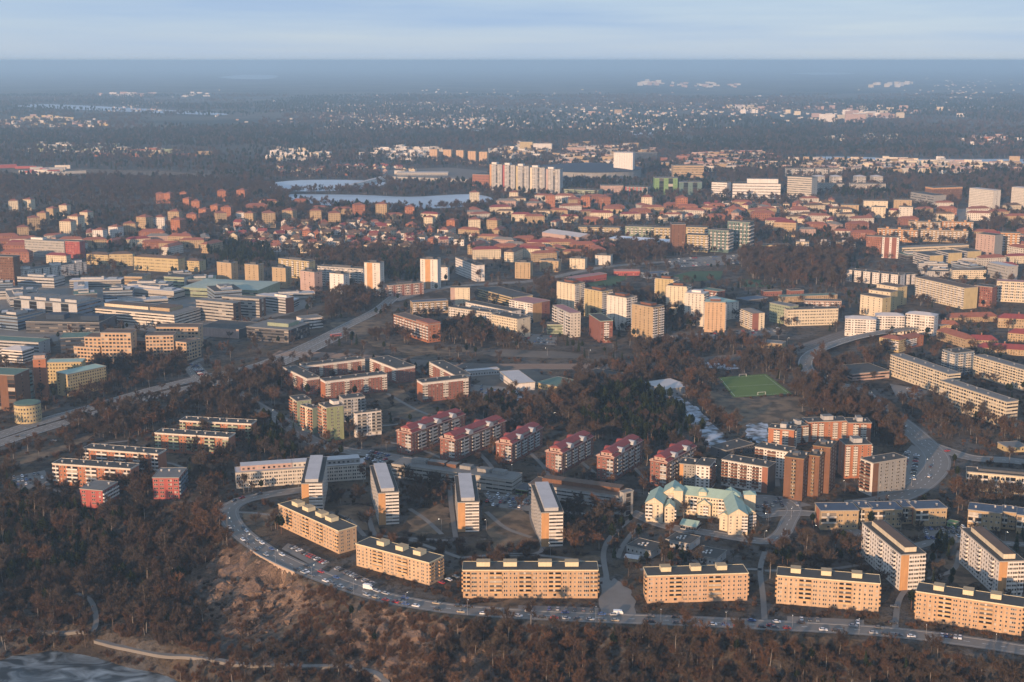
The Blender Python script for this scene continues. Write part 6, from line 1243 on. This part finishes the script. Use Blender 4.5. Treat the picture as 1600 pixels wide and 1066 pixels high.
zone([(300, 900), (480, 905), (560, 950), (560, 1040), (330, 1030), (290, 960)], 45, 'shr', .4, 1.0, slope=True, clump=.45, cs=18); zone([(300, 940), (480, 960), (560, 1000), (560, 1045), (330, 1035)], 7, 'bare', .4, .8, slope=True); zone([(250, 1000), (560, 1040), (600, 1075), (330, 1085)], 70, 'shr', .6, 1.4, slope=True)
zone([(230, 1030), (560, 1050), (600, 1130), (330, 1130)], 16, 'bare', .5, .9, slope=True)
# groves in the near district
for px, d, kd, lo, hi in [
    ([(885, 640), (950, 612), (1035, 622), (1085, 655), (1100, 690), (1010, 700), (930, 680)], 13, 'con', .7, 1.1), ([(855, 615), (925, 605), (930, 660), (870, 665)], 14, 'bare', .8, 1.2), ([(870, 640), (960, 610), (1100, 690), (1100, 712), (900, 690)], 5, 'bare', .7, 1.1),
    ([(900, 578), (1000, 576), (1060, 600), (1000, 620), (900, 598)], 7, 'bare', .7, 1.1), ([(990, 545), (1140, 540), (1240, 550), (1235, 582), (1090, 585), (1000, 600)], 9, 'bare', .8, 1.2), ([(1040, 590), (1100, 590), (1165, 660), (1150, 690), (1120, 670)], 12, 'bare', .6, 1.0),
    ([(1240, 600), (1300, 600), (1400, 670), (1450, 740), (1370, 690), (1300, 660), (1240, 640)], 13, 'bare', .8, 1.2), ([(300, 600), (400, 600), (440, 640), (400, 690), (330, 650), (290, 640)], 9, 'bare', .8, 1.2), ([(150, 560), (300, 570), (290, 590), (180, 625), (100, 640), (140, 610)], 9, 'bare', .7, 1.1),
    ([(150, 640), (290, 625), (300, 650), (240, 680), (130, 690), (90, 690)], 9, 'bare', .7, 1.1), ([(0, 690), (150, 650), (150, 690), (60, 725), (0, 750)], 5, 'shr', .8, 1.5), ([(400, 560), (440, 560), (440, 610), (390, 620)], 9, 'bare', .8, 1.2), ([(405, 660), (465, 670), (470, 720), (390, 715), (380, 690)], 11, 'con', .6, .95),
    ([(300, 690), (480, 700), (560, 712), (370, 735), (330, 770), (300, 740)], 6, 'bare', .7, 1.1), ([(520, 440), (600, 460), (600, 490), (510, 500)], 10, 'bare', .7, 1.1), ([(600, 490), (660, 515), (640, 540), (560, 530)], 7, 'bare', .7, 1.0), ([(700, 500), (820, 530), (820, 550), (690, 535)], 10, 'bare', .8, 1.1), ([(715, 500), (800, 520), (800, 535), (715, 525)], 10, 'con', .8, 1.1),
    ([(690, 645), (800, 620), (860, 650), (850, 690), (780, 665)], 9, 'bare', .7, 1.1), ([(750, 620), (810, 615), (830, 660), (760, 660)], 6, 'con', .6, .9), ([(880, 800), (980, 810), (960, 870), (890, 868)], 11, 'bare', .7, 1.1), ([(890, 810), (950, 815), (940, 850), (890, 850)], 4, 'con', .5, .8), ([(700, 860), (830, 850), (900, 880), (720, 890)], 34, 'shr', .9, 1.7), ([(560, 830), (720, 845), (720, 870), (640, 860)], 30, 'shr', .9, 1.6),
    ([(505, 770), (590, 790), (590, 840), (530, 815)], 6, 'bare', .6, 1.0), ([(620, 745), (705, 755), (700, 800), (625, 790)], 7, 'bare', .6, 1.0), ([(1050, 860), (1090, 880), (1090, 900), (1010, 890), (1000, 870)], 10, 'con', .45, .7), ([(1160, 860), (1360, 850), (1360, 900), (1230, 895)], 9, 'bare', .6, 1.0), ([(1200, 865), (1330, 860), (1330, 890), (1220, 890)], 6, 'con', .45, .7),
    ([(1440, 850), (1490, 850), (1500, 920), (1450, 930)], 8, 'con', .6, 1.05), ([(1580, 830), (1640, 830), (1640, 870), (1590, 865)], 9, 'con', .6, .9), ([(1480, 770), (1640, 760), (1640, 790), (1500, 800)], 8, 'bare', .7, 1.1), ([(1400, 620), (1470, 640), (1600, 680), (1600, 700), (1480, 690), (1420, 660)], 8, 'bare', .6, 1.0),
    ([(1260, 560), (1330, 570), (1400, 545), (1330, 600), (1280, 595)], 10, 'bare', .7, 1.1), ([(1140, 400), (1330, 395), (1320, 450), (1180, 440)], 10, 'bare', .9, 1.3), ([(590, 400), (660, 410), (650, 445), (600, 440)], 9, 'con', .7, 1.0), ([(480, 395), (660, 395), (660, 430), (500, 425)], 5, 'bare', .8, 1.1), ([(310, 380), (430, 390), (430, 425), (330, 405)], 8, 'con', .7, 1.0),
    ([(880, 380), (1050, 385), (1040, 410), (860, 412)], 8, 'bare', .9, 1.2), ([(830, 440), (900, 450), (860, 500), (845, 470)], 6, 'bare', .7, 1.1), ([(900, 460), (1090, 470), (1090, 530), (1020, 530), (900, 500)], 6, 'bare', .7, 1.1), ([(940, 480), (1100, 480), (1100, 515), (960, 520)], 3, 'con', .7, 1.0), ([(1000, 985), (1180, 995), (1180, 1010), (1000, 1000)], 12, 'bare', .6, .9),
    ([(0, 735), (80, 760), (130, 770), (0, 770)], 9, 'bare', .6, 1.0), ([(170, 745), (240, 740), (240, 780), (170, 785)], 14, 'bare', .7, 1.1), ([(300, 740), (345, 760), (345, 790), (300, 785)], 9, 'bare', .7, 1.0), ([(380, 790), (430, 785), (440, 800), (390, 808)], 10, 'shr', 1, 1.8)]:
    zone(px, d * 1.7, kd, lo * .85, hi * 1.1)
zone([(-40, 1018), (60, 1008), (150, 1012), (280, 1045), (330, 1090), (300, 1090), (250, 1062), (140, 1032), (60, 1030), (-40, 1036)], 60, 'shr', .5, 1.2, slope=True)
# hedges and shrubs round the beige blocks, and a light scatter over the whole town
for px in ([(440, 825), (545, 880), (560, 872), (450, 822)], [(560, 890), (690, 935), (700, 925), (570, 885)], [(725, 938), (930, 944), (930, 950), (725, 944)], [(1010, 946), (1170, 946), (1170, 955), (1010, 953)], [(1212, 948), (1380, 962), (1380, 970), (1212, 956)], [(1428, 970), (1600, 1000), (1600, 1008), (1428, 978)]): zone(px, 70, 'shr', .4, .8)
TOWN = [G(-260, 770), G(0, 780), G(1640, 1000), G(1860, 1040), G(1860, 330), G(-260, 330)]
sow(TOWN, 2.1, 'bare', .55, 1.0, clump=.42, cs=60); sow(TOWN, .9, 'con', .5, .9, clump=.5, cs=90); sow([G(-40, 770), G(300, 780), G(720, 945), G(1640, 1000), G(1640, 560), G(-40, 560)], 16, 'shr', .5, 1.2, clump=.44, cs=28)
FAR1 = [G(-260, 400), G(1860, 400), G(1860, 268), G(-260, 268)]
sow(FAR1, 2.3, 'bare', .8, 1.2, clump=.40, cs=120); sow(FAR1, 1.0, 'con', .8, 1.15, clump=.50, cs=160)
FAR2 = [G(-260, 310), G(1860, 310), G(1860, 205), G(-260, 205)]
sow(FAR2, .9, 'con', 1.0, 1.5, clump=.50, cs=420); sow(FAR2, 1.3, 'bare', 1.0, 1.5, clump=.42, cs=260)
FAR3 = [G(-260, 208), G(1860, 208), G(1860, 150), G(-260, 150)]
sow(FAR3, .5, 'con', 1.3, 2.0, clump=.54, cs=900); sow(FAR3, .4, 'bare', 1.2, 1.9, clump=.50, cs=600)
for px in ([(0, 205), (480, 205), (560, 225), (330, 232), (0, 230)], [(640, 205), (1060, 205), (1100, 222), (1080, 240), (900, 225), (640, 222)], [(1080, 205), (1250, 200), (1480, 210), (1500, 240), (1260, 242), (1080, 240)], [(430, 320), (490, 312), (480, 330), (380, 335)], [(520, 322), (640, 322), (600, 330), (520, 332)], [(1300, 300), (1420, 292), (1430, 310), (1310, 312)], [(1130, 252), (1260, 258), (1260, 272), (1140, 276)]):
    zone(px, 2.0, 'con', 1.0, 1.4, clump=.3, cs=200)
for px in ([(0, 278), (240, 280), (520, 296), (740, 300), (700, 306), (470, 304), (250, 312), (0, 308)], [(340, 315), (760, 322), (770, 330), (340, 345)]): zone(px, 3.0, 'bare', .9, 1.3)

zone([(1640, 1050), (1860, 1100), (1860, 1140), (1640, 1130)], 14, 'bare', .5, 1.0, slope=True); zone([(-260, 772), (-60, 772), (-60, 1020), (-260, 1010)], 14, 'bare', .6, 1.2, slope=True)
# the 300 trees of a kind that show largest become things of their own, the rest one wood
def place(kind, meshes, nmax, name, labels, cat, group):
    A = np.concatenate(PTS[kind]); P = A[:, :2]; z = terrain(P[:, 0], P[:, 1]); h = A[:, 2]
    zc = P[:, 1] * CP - (z - CAM_H) * SP; px = 800 + F_PX * P[:, 0] / zc; py = 533 - F_PX * (P[:, 1] * SP + (z - CAM_H) * CP) / zc
    size = h / zc; vis = (px > 0) & (px < 1600) & (py < 1075); order = np.argsort(-(size * vis)); solo = order[:nmax]; rest = order[nmax:]
    first = {}
    for i in solo:
        k = rnd.randrange(len(meshes))
        sz = 'tall ' if h[i] > 1.05 else ('small ' if h[i] < .75 else '')
        t = thing(name[k] if isinstance(name, list) else name, sz + labels[k] + ' near ' + near(P[i, 0], P[i, 1]), cat, (P[i, 0], P[i, 1], z[i]), 0, group); t.scale = (h[i],) * 3
        t.rotation_euler = (rnd.gauss(0, .04), rnd.gauss(0, .04), rnd.uniform(0, 6.28))
        for nm, me in zip(('trunk', 'crown') if len(meshes[k]) == 2 else ('twigs',), meshes[k]): o = new_obj(nm, me, t); first.setdefault((k, nm), o)
    return P[rest], z[rest], h[rest], first
def wood(name, label, P, z, h, meshes, first, cat='wood'):
    me = bpy.data.meshes.new(name); me.from_pydata(np.column_stack([P, z]).tolist(), [], [])
    for nm, v in (('size', h), ('turn', nrs.rand(len(h)) * 6.28)): a = me.attributes.new(nm, 'FLOAT', 'POINT'); a.data.foreach_set('value', np.asarray(v, np.float32))
    a = me.attributes.new('which', 'INT', 'POINT'); a.data.foreach_set('value', nrs.randint(0, len(meshes), len(h)).astype(np.int32))
    o = new_obj(name, me, kind='stuff', label=label, cat=cat)
    ng = bpy.data.node_groups.new(name, 'GeometryNodeTree'); ng.interface.new_socket('Geometry', in_out='INPUT', socket_type='NodeSocketGeometry'); ng.interface.new_socket('Geometry', in_out='OUTPUT', socket_type='NodeSocketGeometry')
    N, K = ng.nodes, ng.links; gi = N.new('NodeGroupInput'); go = N.new('NodeGroupOutput'); jn = N.new('GeometryNodeJoinGeometry')
    for k in range(len(meshes)):
        j = N.new('GeometryNodeJoinGeometry')
        for nm in (('trunk', 'crown') if len(meshes[k]) == 2 else ('twigs',)):
            oi = N.new('GeometryNodeObjectInfo'); oi.transform_space = 'ORIGINAL'; oi.inputs['Object'].default_value = first[(k, nm)]; K.new(oi.outputs['Geometry'], j.inputs[0])
        g2 = N.new('GeometryNodeGeometryToInstance'); K.new(j.outputs[0], g2.inputs[0]); K.new(g2.outputs[0], jn.inputs[0])
    def attr(nm, ty):
        a = N.new('GeometryNodeInputNamedAttribute'); a.data_type = ty; a.inputs['Name'].default_value = nm; return a.outputs['Attribute']
    ip = N.new('GeometryNodeInstanceOnPoints'); ip.inputs['Pick Instance'].default_value = True; cx = N.new('ShaderNodeCombineXYZ'); er = N.new('FunctionNodeEulerToRotation')
    K.new(attr('turn', 'FLOAT'), cx.inputs['Z']); K.new(cx.outputs[0], er.inputs[0]); K.new(er.outputs[0], ip.inputs['Rotation']); K.new(attr('size', 'FLOAT'), ip.inputs['Scale']); K.new(attr('which', 'INT'), ip.inputs['Instance Index'])
    K.new(gi.outputs[0], ip.inputs['Points']); K.new(jn.outputs[0], ip.inputs['Instance']); K.new(ip.outputs[0], go.inputs[0])
    md = o.modifiers.new('wood', 'NODES'); md.node_group = ng; return o
r_ = place('bare', BARE, 300, ['bare_tree'] * 4 + ['birch_tree'] * 2, ['bare round-crowned tree', 'bare wide-crowned tree', 'bare upright tree', 'bare low spreading tree', 'pale-stemmed slender birch', 'pale-stemmed bushy birch'], 'tree', 'leafless trees near the lake'); wood('bare_woodland', 'leafless brown trees filling the gaps of the whole town', *r_[:3], BARE, r_[3])
r_ = place('con', CON, 220, ['spruce_tree'] + ['pine_tree'] * 3, ['dark pointed spruce', 'dark low broad pine', 'dark round-topped pine', 'dark high-crowned pine'], 'tree', 'conifers near the lake'); wood('conifer_woodland', 'dark green conifers scattered in woods beyond the blocks', *r_[:3], CON, r_[3])
r_ = place('shr', SHR, 12, 'shrub', ['reddish bare shrub'] * 3, 'shrub', 'bare shrubs'); wood('undergrowth', 'low reddish-brown scrub covering slopes and gardens', *r_[:3], SHR, r_[3], 'scrub')

# ------------------------------------------------------------------ haze
hb = MB(); hb.box(-92000, -3200, -45, 92000, 97000, 300, 'trim'); hm = hb.mesh('haze'); hm.materials.clear()
mh = bpy.data.materials.new('haze_air'); mh.use_nodes = True; n = mh.node_tree.nodes; n.clear(); pv = n.new('ShaderNodeVolumePrincipled'); pv.inputs['Color'].default_value = (.52, .77, 1.0, 1); pv.inputs['Density'].default_value = HAZE; pv.inputs['Anisotropy'].default_value = .2
ou = n.new('ShaderNodeOutputMaterial'); mh.node_tree.links.new(pv.outputs[0], ou.inputs['Volume']); mh.cycles.homogeneous_volume = True; hm.materials.append(mh)
new_obj('haze', hm, kind='stuff', label='thin bluish evening haze over the whole town', cat='haze')
